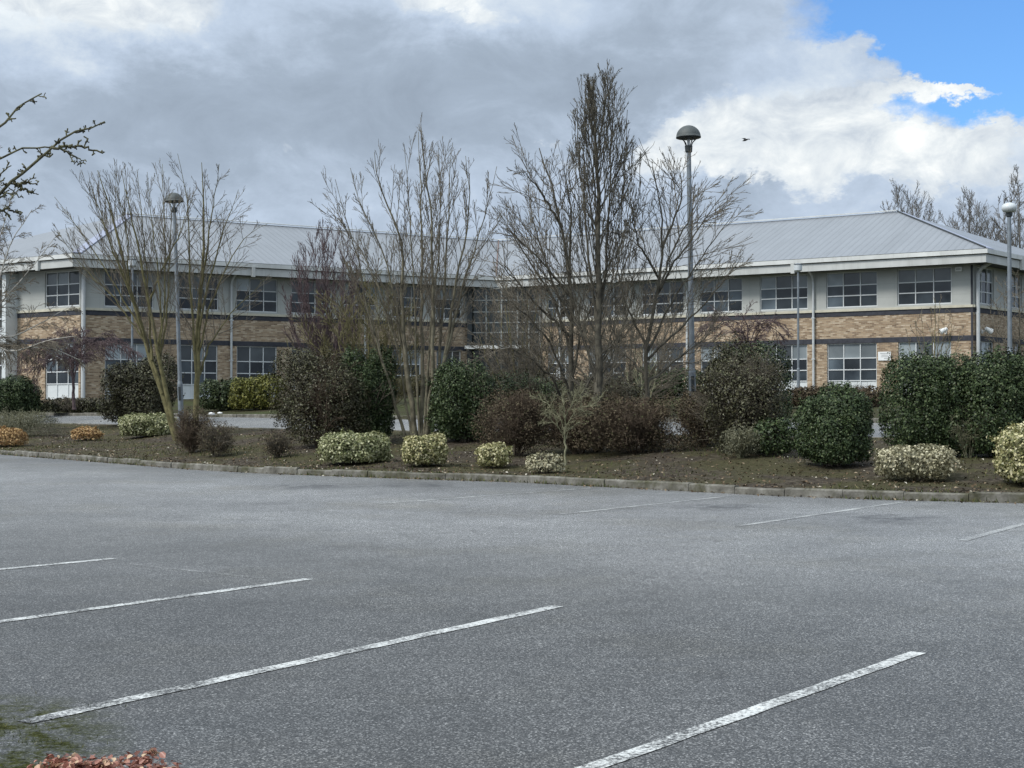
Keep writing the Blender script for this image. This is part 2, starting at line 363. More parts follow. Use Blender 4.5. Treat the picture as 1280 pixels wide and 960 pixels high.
# ------------------------------------------------------------------ plants
def unit(v): return v / (np.linalg.norm(v, axis=-1, keepdims=True) + 1e-9)
def shoots(rng, P0, D, Ln, R0, n, wig, up, tip=.35, rmin=.0035):
    B = len(P0); P = np.zeros((B, n + 1, 3)); P[:, 0] = P0; d = unit(D.copy())
    for i in range(n):
        d = unit(d + rng.normal(0, wig, (B, 3)) + np.array([0, 0, 1.]) * up)
        P[:, i + 1] = P[:, i] + d * (Ln / n)[:, None]
    R = np.maximum(R0[:, None] * np.linspace(1, tip, n + 1)[None], rmin)
    return P, R
def spawn(rng, P, R, k, t0, t1, ang, lratio, rratio=.6, side=1.0, fall=.5, lref=None):
    B, Nn, _ = P.shape
    t = t0 + (t1 - t0) * (np.arange(k)[None] + rng.rand(B, k)) / k
    x = t * (Nn - 1); i = np.minimum(x.astype(int), Nn - 2); f = (x - i)[..., None]
    b = np.arange(B)[:, None]
    S = P[b, i] * (1 - f) + P[b, i + 1] * f
    D = unit(P[b, i + 1] - P[b, i]); r = R[b, i]
    ln = np.linalg.norm(np.diff(P, axis=1), axis=2).sum(1)[:, None] if lref is None else np.full((B, 1), lref)
    rv = rng.normal(0, 1, D.shape); rv -= (rv * D).sum(-1, keepdims=True) * D; rv = unit(rv)
    a = ang * (.7 + .6 * rng.rand(B, k))[..., None]
    Dn = np.cos(a) * D + np.sin(a) * rv * side
    Ln = ln * lratio * (1 - fall * t) * (.55 + .8 * rng.rand(B, k))
    return S.reshape(-1, 3), Dn.reshape(-1, 3), Ln.ravel(), (r * rratio).ravel()
def smooth_line(pts, n, rng, wob):
    pts = np.asarray(pts, float); d = np.r_[0, np.cumsum(np.linalg.norm(np.diff(pts, axis=0), axis=1))]
    t = np.linspace(0, d[-1], n + 1)
    q = np.stack([np.interp(t, d, pts[:, j]) for j in range(3)], 1)
    for _ in range(2): q[1:-1] = .25 * q[:-2] + .5 * q[1:-1] + .25 * q[2:]
    q[1:-1] += rng.normal(0, wob, (n - 1, 3))
    return q
def pixline(pts, base, rng, spread):        # the stem's outline at the tree's own distance, given depth
    d0 = base[1]; out = []; dep = rng.uniform(-1, 1) * spread
    for k, (px, py) in enumerate(pts):
        f = k / max(1, len(pts) - 1)
        out.append(pix(px, py, d0 + dep * f))
    return out
def bare_tree(label, base, stems, r0, trunkmat, twigmat, seed, levels, group=None, name='bare_tree', cat='tree', spread=1.2, rtip=.2, nst=16, wob=.015):
    """stems: 3-D polylines. levels: dicts for successive generations of twigs"""
    rng = rs(seed); root = empty(name, base, label, cat, group)
    P = np.stack([smooth_line(s, nst, rng, wob) for s in stems])
    r0 = np.array(r0 if hasattr(r0, '__len__') else [r0] * len(stems), float)
    R = r0[:, None] * np.linspace(1, rtip, nst + 1)[None] ** .9
    R[:, 0] *= 1.25
    R = np.maximum(R, .006)
    V, Fc = tubes([(P, R)], 8)
    mesh_obj('trunk', V, Fc, trunkmat, root, smooth=True, origin=base)
    bat = []
    for lv in levels:
        S, D, Ln, rr = spawn(rng, P, R, lv['k'], lv.get('t0', .25), lv.get('t1', 1), lv['ang'], lv['len'], lv.get('r', .55), fall=lv.get('fall', .5), lref=lv.get('lref'))
        P, R = shoots(rng, S, D, Ln, np.clip(rr, .004, lv.get('rmax', 1)), lv.get('n', 6), lv.get('wig', .1), lv.get('up', .06), lv.get('tip', .4), lv.get('rmin', .004))
        bat.append((P, R))
    V, Fc = tubes(bat, 4)
    mesh_obj('crown', V, Fc, twigmat, root, origin=base)
    return root

def leaf_mesh(rng, Pc, Nm, size, asp=.6):
    n = len(Pc); rv = rng.normal(0, 1, (n, 3)); T = unit(np.cross(Nm, rv)); Bt = np.cross(Nm, T)
    s = size * (.6 + .8 * rng.rand(n))[:, None]
    cup = Nm * s * .18
    V = np.stack([Pc - T * s * .5, Pc + Bt * s * asp * .5 + cup, Pc + T * s * .5, Pc - Bt * s * asp * .5 + cup], 1).reshape(-1, 3)
    return V, np.arange(n * 4).reshape(n, 4), rng.rand(n)
def folded_leaves(rng, Pc, Nm, size, asp):
    n = len(Pc); T = unit(np.cross(Nm, rng.normal(0, 1, (n, 3)))); Bt = np.cross(Nm, T); sz = size * (.55 + .8 * rng.rand(n))[:, None]
    q = lambda u, v, h: Pc + T * sz * u + Bt * sz * asp * v + Nm * sz * h
    V = np.stack([q(-.5, 0, 0), q(-.2, .42, .16), q(.2, .36, .14), q(.5, 0, -.08), q(.2, -.36, .14), q(-.2, -.42, .16)], 1).reshape(-1, 3)
    b0 = np.arange(n)[:, None] * 6
    Fc = np.concatenate([b0 + np.array([[0, 3, 2, 1]]), b0 + np.array([[0, 5, 4, 3]])]); r = rng.rand(n)
    return V, Fc, np.r_[r, r]
def lump_points(rng, lumps, n, shell=.45, rough=.16, gaps=.25, sprig=.10):
    vol = np.array([l[3] * l[4] * l[5] for l in lumps]) ** .67; cnt = (n * vol / vol.sum()).astype(int)
    PP, NN = [], []
    for (cx, cy, cz, rx, ry, rz), k in zip(lumps, cnt):
        k2 = int(k * 1.6) + 8
        d = unit(rng.normal(0, 1, (k2, 3)))
        ph = rng.rand(6) * 6.28; A = rng.normal(0, 1, (6, 3)) * np.array([3, 3, 5, 7, 9, 12])[:, None] * .6
        nz = sum(np.sin(d @ A[j] + ph[j]) * (1, 1, .8, .7, .6, .5)[j] for j in range(6)) / 3.0
        rad = (1 - shell * rng.rand(k2) ** 1.8) * (1 + rough * nz) + rng.normal(0, .03, k2)
        ns = max(10, int(26 * (rx * ry * rz) ** .33)); sd = unit(rng.normal(0, 1, (ns, 3)) + np.array([0, 0, .35])); hit = rng.rand(k2) < sprig
        pick = rng.randint(0, ns, k2); d = np.where(hit[:, None], unit(sd[pick] + rng.normal(0, .045, (k2, 3))), d)
        rad = np.where(hit, (.85 + (.12 + .22 * rng.rand(ns))[pick] * rng.rand(k2)) * (1 + rough * nz), rad)
        keep = (nz > -1.2 + gaps * rng.rand(k2) * 2.2 - .2)
        keep &= rng.rand(k2) < np.where(nz < -.45, .55, 1)
        p = np.sign(d) * np.abs(d) ** .80 * rad[:, None] * np.array([rx, ry, rz]) + np.array([cx, cy, cz])
        ok = keep & (p[:, 2] > .03 + .06 * rng.rand(k2))
        p = p[ok][:k]; dd = (d / np.array([rx, ry, rz]))[ok][:k]
        PP.append(p); NN.append(unit(unit(dd) + rng.normal(0, .55, dd.shape) + np.array([0, 0, .25])))
    return np.concatenate(PP), np.concatenate(NN)
def shrub(label, px, py, wpx, top, leaf, mt, seed, dens=1.0, form='round', stem=None, name='shrub', cat='shrub', group=None, depth=.9, twigs=0, twigmat=None, rough=.16, shell=.45, base=None, gaps=.25, asp=.6, twup=.05, twin=.35):
    rng = rs(seed); base = place(px, py) if base is None else base
    base = at(px, base[1] + wpx * base[1] / F * .5 * depth * .55)
    d = base[1]; w = wpx * d / F; h = (EYE + ray(px, top)[2] / ray(px, top)[1] * d) - base[2]
    root = empty(name, base, label, cat, group)
    rx = w / 2; ry = rx * depth
    if form == 'round': lumps = [(0, 0, h * .50, rx, ry, h * .52)]
    elif form == 'mound': lumps = [(0, 0, h * .25, rx, ry, h * .76)]
    elif form == 'boxy': lumps = [(-rx * .38, -.05, h * .47, rx * .62, ry * .85, h * .50), (rx * .38, .05, h * .47, rx * .62, ry * .85, h * .52), (0, -ry * .2, h * .45, rx * .7, ry * .8, h * .54)]
    elif form == 'lumpy':
        lumps = [(0, 0, h * .46, rx * .86, ry * .86, h * .50)]
        for k in range(7):
            a = rng.rand() * 6.28; q = .35 + .25 * rng.rand()
            lumps.append((math.cos(a) * rx * .55, math.sin(a) * ry * .55, h * (.28 + .42 * rng.rand()), rx * q, ry * q, h * q * .72))
    elif form == 'block':
        lumps = [(k * rx * .42, .06 * k * rx, h * (.47 + .02 * (k == 0)), rx * .66, ry * .9, h * .53) for k in (-1, 0, 1)]
    elif form == 'hedge':
        lumps = []; n = max(3, int(w / h * 1.6))
        for k in range(n):
            f = (k + .5) / n * 2 - 1
            lumps.append((f * rx * .86, rng.normal(0, .08) * ry, h * (.42 + .06 * rng.rand()), rx / n * 1.7, min(ry, h * .6), h * (.46 + .12 * rng.rand())))
    area = sum((l[3] * l[5] + l[4] * l[5] + l[3] * l[4]) * 4.2 for l in lumps) * .75
    n = int(min(45000, dens * 2.6 * area / (leaf * leaf * .35)))
    if n:
        P, Nm = lump_points(rng, lumps, n, shell, rough, gaps, .05 if name == 'variegated_shrub' else .13)
        V, Fc, r = leaf_mesh(rng, P, Nm, leaf, asp)
        mesh_obj('foliage', V, Fc, mt, root, rnd=r)
    # stems and twigs fanning out from the base
    k = 14 if not twigs else 22
    a = rng.rand(k) * 6.28; q = rng.rand(k) ** .5
    tgt = np.stack([np.cos(a) * rx * q * .8, np.sin(a) * ry * q * .8, h * (.95 - .35 * q)], 1)
    S0 = np.stack([np.cos(a) * rx * .12, np.sin(a) * ry * .12, np.full(k, -.03)], 1)
    Ln = np.linalg.norm(tgt - S0, axis=1) * (.8 if not twigs else .9)
    P1, R1 = shoots(rng, S0, tgt - S0, Ln, np.full(k, max(.012, .012 * h)), 6, .10, .03)
    bat = [(P1, R1)]
    if twigs:
        rm = .0032 * max(1, d / 30)
        S, D, l2, r2 = spawn(rng, P1, R1, twigs, twin * .5, 1, .6, .55, .6, fall=.45)
        P2, R2 = shoots(rng, S, D, l2, r2, 5, .14, twup, rmin=rm); bat.append((P2, R2))
        S, D, l3, r3 = spawn(rng, P2, R2, 7, .2, 1, .7, .55, .6, fall=.4)
        P3, R3 = shoots(rng, S, D, l3, r3, 4, .16, twup, rmin=rm); bat.append((P3, R3))
        for P_, R_ in bat: np.maximum(P_[..., 2], -.03, out=P_[..., 2])
    V, Fc = tubes(bat, 3 if twigs else 5)
    mesh_obj('stems', V, Fc, twigmat or M['bk_twig'], root)
    return root
#@@PLANTS_END

# ------------------------------------------------------------------ ground, kerbs, roads, markings
def sheet(name, svals, xs, zfun, m, wob=False):
    V = []; 
    for s in svals:
        for x in xs:
            y = yk(x) + s; z = zfun(s, x, y); V.append((x, y, z))
    n = len(xs); idx = np.arange(len(V)).reshape(len(svals), n)
    Fc = np.stack([idx[:-1, :-1], idx[:-1, 1:], idx[1:, 1:], idx[1:, :-1]], -1).reshape(-1, 4)
    o = mesh_obj(name, V, Fc, m, smooth=True); o['kind'] = 'structure'; return o
XS = np.concatenate([np.linspace(-160, -32, 20), np.arange(-30, 22, .35), np.linspace(23, 160, 30)])
V = []
for x in XS: V.append((x, -60, 0))
for x in XS: V.append((x, yk(x) + .03, 0))
n = len(XS); Fc = np.array([[i, i + 1, n + i + 1, n + i] for i in range(n - 1)])
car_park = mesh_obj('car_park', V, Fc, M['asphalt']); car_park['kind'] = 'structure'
def bedz(s, x, y):
    z = float(zof(s))
    if .3 < s < 11.5: z += float(bump(x, y)) * min(1, (s - .3) / 1.5) * min(1, (11.5 - s))
    return z
sheet('planting_bed', np.concatenate([[.10, .3, .6], np.arange(1, 11.6, .3), [12.05]]), XS, bedz, M['soil'])
sheet('access_road', [12.0, 13.5, 15.5, 17.5, 19.0], XS, lambda s, x, y: float(zof(s)) - .09, M['road'])
sheet('verge', np.concatenate([[18.98], np.arange(20, 48, 1.5), [55, 70, 100, 200, 500]]), XS, lambda s, x, y: float(zof(s)), M['verge'])
o = mesh_obj('ground', [(-3000, -600, -.4), (3000, -600, -.4), (3000, 4000, -.4), (-3000, 4000, -.4)], [[0, 1, 2, 3]], M['verge']); o['kind'] = 'structure'
def kerb(s0, h, wd, seed, lo=-.1, step=.915):
    rng = rs(seed); mb = MB()
    xs = np.linspace(-40, 21, 1200); ys = yk(xs) + s0
    dist = np.r_[0, np.cumsum(np.hypot(np.diff(xs), np.diff(ys)))]
    for a in np.arange(0, dist[-1] - step, step):
        pa = np.array([np.interp(a + .003, dist, xs), np.interp(a + .003, dist, ys)]); pb = np.array([np.interp(a + step - .006, dist, xs), np.interp(a + step - .006, dist, ys)])
        t = (pb - pa); ln = np.linalg.norm(t); t /= ln; nrm = np.array([-t[1], t[0]])
        z = (float(zof(s0)) - .10 if s0 > 1 else 0); j = rng.normal(0, .012); jz = rng.normal(0, .010)
        c = .022; p0 = np.r_[pa + nrm * j, 0]; T = np.r_[t * ln, 0]
        prof = [(0, z + lo), (0, z + h - c + jz), (c, z + h + jz), (wd, z + h + jz), (wd, z + lo)]
        A = [np.array([*(p0[:2] + nrm * q), zz]) for q, zz in prof]; Bq = [q + T for q in A]
        for i in range(4): mb.poly([A[i], Bq[i], Bq[i + 1], A[i + 1]][::-1])
        mb.poly(A[::1]); mb.poly(Bq[::-1])
    return mb
o = kerb(0, .125, .13, 3).build('kerb', M['kerb']); o['kind'] = 'structure'
o = kerb(11.93, .125, .12, 4, -.2).build('road_kerb', M['kerb']); o['kind'] = 'structure'
o = kerb(18.95, .13, .12, 5, -.2).build('road_kerb', M['kerb']); o['kind'] = 'structure'
def line(pa, pb, wd, m, ext=0, name='bay_line', z=.004):
    a = flat(*pa)[:2]; b_ = flat(*pb)[:2]; t = b_ - a; ln = np.linalg.norm(t); t /= ln; a = a - t * ext; ln += ext
    nrm = np.array([-t[1], t[0]]); k = max(2, int(ln / .25)); V = []; Fc = []
    for i in range(k + 1):
        c = a + t * ln * i / k; j = .004 * math.sin(i * 2.1)
        V += [(*(c - nrm * (wd / 2 + j)), z), (*(c + nrm * (wd / 2 - j)), z)]
        if i: q = 2 * i; Fc.append([q - 1, q + 1, q, q - 2])
    return mesh_obj(name, V, Fc, m, car_park)
line((30, 903.5), (697, 758), .10, M['paint'])
line((0, 777.5), (386, 724), .10, M['paint'], 3)
line((0, 712), (142, 698.5), .10, M['paint'], 4)
line((752, 956), (1148, 816), .09, M['paint'], 2.2)
line((700, 643), (915, 620), .10, M['half'])
line((640, 617.5), (740, 610), .10, M['half'], 3.0)
line((970, 651), (1127, 628), .10, M['half'], 1)
line((1203, 676), (1280, 655), .10, M['half'])
line((1280, 655), (1330, 643), .10, M['half'])
line((440, 604), (590, 603), .08, M['faint'], z=.002)
line((160, 705), (330, 723), .08, M['faint'], z=.002)

# ------------------------------------------------------------------ office building
WR, WI, WL = np.array([23.28, 74.66]), np.array([-.98, 90.7]), np.array([-22.44, 76.89])
tR = unit(WI - WR); nR = np.array([-tR[1], tR[0]]); nR = nR if nR[1] < 0 else -nR
tL = unit(WI - WL); nL = np.array([tL[1], -tL[0]]); nL = nL if nL[1] < 0 else -nL
bR = unit(np.array([.64, .77])); nER = np.array([.77, -.64]) / np.hypot(.77, .64)                                    # end of the right wing runs straight back
eL = unit(np.array([-.82, .572])); nEL = np.array([-eL[1], -eL[0]]) * 1.0; nEL = np.array([-.572, -.82])
def isect(p, d, q, e):
    A = np.array([[d[0], -e[0]], [d[1], -e[1]]]); s = np.linalg.solve(A, q - p); return p + d * s[0]
def outline(o, lenL=16.5, lenR=15.7):
    cL = isect(WL + nEL * o, eL, WL + nL * o, tL); cI = isect(WL + nL * o, tL, WR + nR * o, tR); cR = isect(WR + nR * o, tR, WR + nER * o, bR)
    return [cL + eL * (lenL + o), cL, cI, cR, cR + bR * (lenR - .85 + o)]
ZB, ZBAND, ZSILL, ZSOF, ZEAVE = 1.87, 4.90, 6.32, 8.47, 9.15
BO = np.array([0.0, 88.0, 1.6])
building = empty('office_building', BO, 'long two-storey brick office block with grey metal hipped roof and white grid windows', 'building')
class Wall:
    def __init__(s, A, t, n, ln): s.A, s.t, s.n, s.ln = A, t, n, ln
    def P(s, a, z, o=0): q = s.A + s.t * a + s.n * o; return np.array([q[0], q[1], z])
    def px(s, px):                                     # distance along the wall where a sight line meets it
        k = (px - W2) / F; return (k * s.A[1] - s.A[0]) / (s.t[0] - k * s.t[1])
    def box(s, mb, a0, a1, z0, z1, o0, o1):
        mb.box(s.P(a0, z0, o0), np.r_[s.t * (a1 - a0), 0], np.r_[s.n * (o1 - o0), 0], (0, 0, z1 - z0))
    def holes(s, mb, a0, a1, z0, z1, hs, rev=.16):
        A = sorted({a0, a1, *[h[0] for h in hs], *[h[1] for h in hs]}); Z = sorted({z0, z1, *[h[2] for h in hs], *[h[3] for h in hs]})
        A = [a for a in A if a0 <= a <= a1]; Z = [z for z in Z if z0 <= z <= z1]
        for i in range(len(A) - 1):
            for j in range(len(Z) - 1):
                ca, cz = (A[i] + A[i + 1]) / 2, (Z[j] + Z[j + 1]) / 2
                if any(h[0] < ca < h[1] and h[2] < cz < h[3] for h in hs): continue
                mb.poly([s.P(A[i], Z[j]), s.P(A[i + 1], Z[j]), s.P(A[i + 1], Z[j + 1]), s.P(A[i], Z[j + 1])],
                        [(A[i], Z[j]), (A[i + 1], Z[j]), (A[i + 1], Z[j + 1]), (A[i], Z[j + 1])])
        for h in hs:
            q = [(h[0], h[2]), (h[1], h[2]), (h[1], h[3]), (h[0], h[3])]
            for k in range(4):
                u, v = q[k], q[(k + 1) % 4]
                mb.poly([s.P(*u), s.P(*v), s.P(*v, -rev), s.P(*u, -rev)], [(u[0], u[1]), (v[0], v[1]), (v[0] + rev, v[1] + rev), (u[0] + rev, u[1] + rev)])
def window(wl, a0, a1, z0, z1, rows, cols=3, fr=.052, rec=.13):
    """rows from the bottom: (height share, kind)"""
    mb = MB(); o0, o1 = -rec, -rec + .06
    wl.box(mb, a0 + .004, a0 + fr, z0 + .004, z1 - .004, o0, o1); wl.box(mb, a1 - fr, a1 - .004, z0 + .004, z1 - .004, o0, o1)
    wl.box(mb, a0 + fr + .002, a1 - fr - .002, z0 + .004, z0 + fr, o0, o1); wl.box(mb, a0 + fr + .002, a1 - fr - .002, z1 - fr, z1 - .004, o0, o1)
    zs = [z0 + fr]; H = z1 - z0 - 2 * fr
    for sh, k in rows: zs.append(zs[-1] + sh * H)
    for c in range(1, cols):
        a = a0 + (a1 - a0) * c / cols; wl.box(mb, a - fr * .45, a + fr * .45, z0 + fr + .002, z1 - fr - .002, o0, o1 + .006)
    for z in zs[1:-1]:
        for c in range(cols):
            u0 = a0 + (a1 - a0) * c / cols + fr * .45; u1 = a0 + (a1 - a0) * (c + 1) / cols - fr * .45
            wl.box(mb, u0, u1, z - fr * .5, z + fr * .5, o0, o1)
    w = mb.build('window', M['frame'], building, origin=BO)
    kinds = {}
    for (sh, k), zz0, zz1 in zip(rows, zs[:-1], zs[1:]):
        m2 = kinds.setdefault(k, MB())
        for c in range(cols):
            u0 = a0 + (a1 - a0) * c / cols + .01; u1 = a0 + (a1 - a0) * (c + 1) / cols - .01
            j = random.Random(int(u0 * 97 + zz0 * 31)).uniform(-.006, .006)
            m2.poly([wl.P(u0, zz0, -rec + .02 + j), wl.P(u1, zz0, -rec + .02 - j), wl.P(u1, zz1, -rec + .02 - j), wl.P(u0, zz1, -rec + .02 + j)])
    for k, m2 in kinds.items():
        rg_ = rs(int(a0 * 131 + z0 * 17) % 9999); rv = rg_.rand(len(m2.F))
        nm, mt = {'g': ('pane', M['glass']), 't': ('top_pane', M['topglass']), 'p': ('spandrel_panel', M['spandrel'])}[k]
        mesh_obj(nm, m2.V, m2.F, mt, w, rnd=rv, origin=BO)
    return w
UP = [(.32, 'g'), (.31, 'g'), (.37, 't')]
LO = [(.27, 'p'), (.22, 'g'), (.23, 'g'), (.28, 't')]
wallR = Wall(WR, tR, nR, float(np.linalg.norm(WI - WR))); wallL = Wall(WL, tL, nL, float(np.linalg.norm(WI - WL)))
wallRE = Wall(WR, bR, nER, 15); wallLE = Wall(WL, eL, nEL, 16.5)
spans = {
 'R': (wallR, [(1190, 1122), (1097, 1033), (1010, 950), (928, 875), (855, 802), (783, 735), (718, 684)]),
 'L': (wallL, [(130, 192), (223, 273), (295, 347), (364, 409), (430, 470), (490, 527), (545, 577)]),
 'RE': (wallRE, [(1222, 1243)]),
 'LE': (wallLE, [(98.5, 55.5)]),
}
endR = wallR.px(678); endL = wallL.px(585)
for key, (wl, sp) in spans.items():
    a1 = {'R': endR, 'L': endL}.get(key, wl.ln)
    hs_lo, hs_up = [], []
    zb = ZB + .03 if key in ('R', 'RE') else 1.66
    for p0, p1 in sp:
        s0, s1 = sorted((wl.px(p0), wl.px(p1)))
        hs_up.append((s0, s1, 6.55, 8.42)); hs_lo.append((s0 + .04, s1 - .04, zb, 4.64))
    if key == 'RE':
        for k in (1, 2, 3):
            hs_up.append((hs_up[0][0] + 3.9 * k, hs_up[0][1] + 3.9 * k, 6.55, 8.42)); hs_lo.append((hs_lo[0][0] + 3.9 * k, hs_lo[0][1] + 3.9 * k, zb, 4.64))
    mb = MB(); wl.holes(mb, 0, a1, .4, ZSILL + .05, hs_lo); mb.build('brick_wall', M['brick'], building, uv=True, origin=BO)
    mb = MB(); wl.holes(mb, 0, a1, ZSILL + .05, 8.62, hs_up); mb.build('cladding_wall', M['clad'], building, uv=True, origin=BO)
    for z0, z1, o, m_, nm in ((ZBAND - .26, ZBAND, .018, M['band'], 'dark_band'), (ZSILL - .25, ZSILL, .018, M['band'], 'dark_band'), (ZSILL + .003, ZSILL + .13, .07, M['sill'], 'sill_course')):
        mb = MB(); wl.box(mb, .004, a1 - .004, z0, z1, -.02, o); mb.build(nm, m_, building, origin=BO)
    for i, h in enumerate(hs_lo):
        window(wl, *h, LO)
    for h in hs_up: window(wl, *h, UP)
# the dark back of each wing, so that nothing is hollow from the side
ob = outline(0)
mb = MB()
backR = ob[3] + bR * (14.0 / (bR @ -nR)); kB = isect(backR, tR, ob[1] + eL * 15.4, tL); backL = ob[1] + eL * 16.5
for p, q in ((backR, kB), (kB, backL)): mb.poly([(*p, .4), (*q, .4), (*q, 8.6), (*p, 8.6)], [(0, 0), (30, 0), (30, 8), (0, 8)])
mb.build('rear_wall', M['brick'], building, uv=True, origin=BO)
# fascia, gutter, soffit along the eaves
def strip(nm, m_, oa, ob_, z0, z1):
    A, B_ = outline(oa), outline(ob_); mb = MB()
    for i in range(4):
        a, b2, c, d = A[i], A[i + 1], B_[i + 1], B_[i]
        lo = [(*a, z0), (*b2, z0), (*c, z0), (*d, z0)]; hi = [(*a, z1), (*b2, z1), (*c, z1), (*d, z1)]
        mb.poly([lo[3], lo[2], hi[2], hi[3]]); mb.poly([lo[1], lo[0], hi[0], hi[1]]); mb.poly(hi); mb.poly(lo[::-1])
    return mb.build(nm, m_, building, origin=BO)
strip('fascia', M['fascia'], 1.00, 1.07, 8.46, 8.86)
strip('gutter', M['gutter'], 1.02, 1.18, 8.90, 9.12)
strip('soffit', M['soffit'], -.05, .995, 8.50, 8.56)
for wl_, a_, w_ in ((wallL, wallL.px(306), .09), (wallL, wallL.px(480), .09), (wallR, wallR.px(1002), .1), (wallR, wallR.px(780), .1), (wallLE, 2.0, .1), (wallRE, 3.6, .12)):
    mb = MB(); wl_.box(mb, a_ - w_, a_ + w_, 8.38, 8.95, 1.08, 1.22); mb.build('fascia_bracket', M['fascia'], building, origin=BO)
# roof
E_ = outline(1.08); cBL, cL, cI, cR, cBR = E_
D_ = 8.05; RISE = 3.2
def inset(c, n1, n2, d): return c - (n1 + n2) * d / (1 + n1 @ n2)
hR = inset(cR, nR, nER, D_); hL = inset(cL, nL, nEL, D_); jn = inset(cI, nL, nR, D_)
cBR = cR + bR * (2 * D_ / (bR @ -nR)); cBL = cL + eL * (2 * D_ / (eL @ -nL)); cK = cI + (jn - cI) * 2
ze, zr = ZEAVE, ZEAVE + RISE
def rp(mb, pts, o, t, n):
    slope = math.hypot(D_, RISE) / D_
    mb.poly([(*p, z) for p, z in pts], [((p - o) @ t, -((p - o) @ n) * slope) for p, z in pts])
mb = MB()
rp(mb, [(cR, ze), (hR, zr), (jn, zr), (cI, ze)], cR, tR, nR); rp(mb, [(cL, ze), (cI, ze), (jn, zr), (hL, zr)], cL, tL, nL)
rp(mb, [(cR, ze), (cBR, ze), (hR, zr)], cR, bR, nER); rp(mb, [(cBL, ze), (cL, ze), (hL, zr)], cL, eL, nEL)
rp(mb, [(cBR, ze), (cK, ze), (jn, zr), (hR, zr)], cBR, tR, -nR); rp(mb, [(cK, ze), (cBL, ze), (hL, zr), (jn, zr)], cBL, tL, -nL)
roof = mb.build('roof', M['roof'], building, uv=True, origin=BO)
def lay(nm, m_, p, zp, q, zq, offdir, wd, up=.05):
    """a strip of sheet metal lying on the roof beside the edge p-q"""
    mb = MB(); P0 = np.array([*p, zp + up]); Q0 = np.array([*q, zq + up]); off = np.asarray(offdir, float) * wd
    A = [P0, Q0, Q0 + off, P0 + off]; lo = [a - np.array([0, 0, .045]) for a in A]
    mb.poly(A); mb.poly(lo[::-1])
    for i in range(4): k = (i + 1) % 4; mb.poly([lo[i], lo[k], A[k], A[i]])
    return mb.build(nm, m_, roof, origin=BO)
sl = RISE / D_
lay('hip_flashing', M['flash'], cR, ze, hR, zr, np.r_[bR * 1.0, 0] * 1.0, .95)
lay('hip_edge', M['lampdark'], cR, ze, hR, zr, np.r_[tR, 0], .07, .075)
lay('hip_flashing', M['roof'], cL, ze, hL, zr, np.r_[eL, 0], .8)
lay('hip_flashing', M['flash'], cL, ze, hL, zr, np.r_[tL, 0], .45, .07)
lay('valley_flashing', M['redflash'], cI, ze + .03, jn, zr, np.r_[1, 0, 0], .06, .07)
for p, q, nn in ((hR, jn, nR), (hL, jn, nL)): lay('ridge_cap', M['fascia'], p, zr + .06, q, zr + .06, np.r_[nn, -.2], .22, .06)
# downpipes
mb = MB()
def pipe(wl, a, o=.12, r=.065):
    mb = MB(); mb.tube([wl.P(a, 1.5, o), wl.P(a, 8.0, o)], r, 10); mb.tube([wl.P(a, 8.0, o), wl.P(a, 8.3, o + .2), wl.P(a, 8.6, .9)], r, 8)
    wl.box(mb, a - .09, a + .09, 6.0, 6.06, .03, o + .08); wl.box(mb, a - .09, a + .09, 3.8, 3.86, .03, o + .08)
    mb.build('downpipe', M['pipe'], building, origin=BO)
for p in (1018, 860, 701): pipe(wallR, wallR.px(p))
for p in (288, 455): pipe(wallL, wallL.px(p))
pipe(wallL, .12, .12, .11); pipe(wallRE, .28, .14, .10)
mb = MB(); wallR.box(mb, .005, .10, 1.6, 8.45, .02, .05); mb.build('corner_trim', M['band'], building, origin=BO)
# glazed entrance in the inner corner
pA, pB = wallL.P(endL, 0)[:2], wallR.P(endR, 0)[:2]
tE = unit(pB - pA); nE = np.array([tE[1], -tE[0]]); wallE = Wall(pA, tE, nE, float(np.linalg.norm(pB - pA)))
mb = MB(); 
wallE.box(mb, .05, .14, 1.8, 8.45, -.05, .05)
cols = [wallE.px(p) for p in (587, 608, 627, 647, 661)] + [wallE.ln - .15]
zs = [1.9, 4.25, 4.95, 5.75, 6.35, 7.0, 7.7, 8.40]
for a in cols: wallE.box(mb, a - .045, a + .045, 1.8, 8.45, -.03, .06)
for z in zs:
    for a, c in zip(cols[:-1], cols[1:]): wallE.box(mb, a + .05, c - .05, z - .035, z + .035, -.02, .05)
ent = mb.build('glazed_entrance', M['dullframe'], building, origin=BO)
mb = MB(); mb.poly([wallE.P(.02, 1.7), wallE.P(wallE.ln - .02, 1.7), wallE.P(wallE.ln - .02, 8.5), wallE.P(.02, 8.5)]); mb.build('pane', M['curtain'], ent, origin=BO)
mb = MB(); wallE.box(mb, .02, .30, 1.7, 8.46, .07, .36); mb.build('corner_post', M['lampdark'], ent, origin=BO)
mb = MB(); wallE.box(mb, cols[0], cols[4], 4.72, 4.92, .08, 1.5); mb.build('canopy', M['gutter'], ent, origin=BO)
# glazed bay on the far left end
a0, a1 = wallLE.px(21.5), wallLE.px(-45)
bay = Wall(wallLE.P(a0, 0, .75)[:2], eL, nEL, a1 - a0)
mb = MB(); bay.box(mb, .01, .32, 1.2, 8.45, -.78, .0); bay.box(mb, .33, bay.ln, 4.25, 5.45, -.3, -.03)
for z in (1.75, 2.7, 3.5, 4.22, 5.5, 6.0, 6.85, 7.6, 8.4): bay.box(mb, .34, bay.ln, z - .03, z + .03, -.06, .02)
for k in range(1, 4): bay.box(mb, .34 + k * 1.35, .40 + k * 1.35, 1.2, 8.44, -.07, .03)
gb = mb.build('glazed_bay', M['spandrel'], building, origin=BO)
mb = MB(); bay.box(mb, .33, bay.ln, 1.2, 8.45, -.7, -.05); mb.build('pane', M['curtain'], gb, origin=BO)

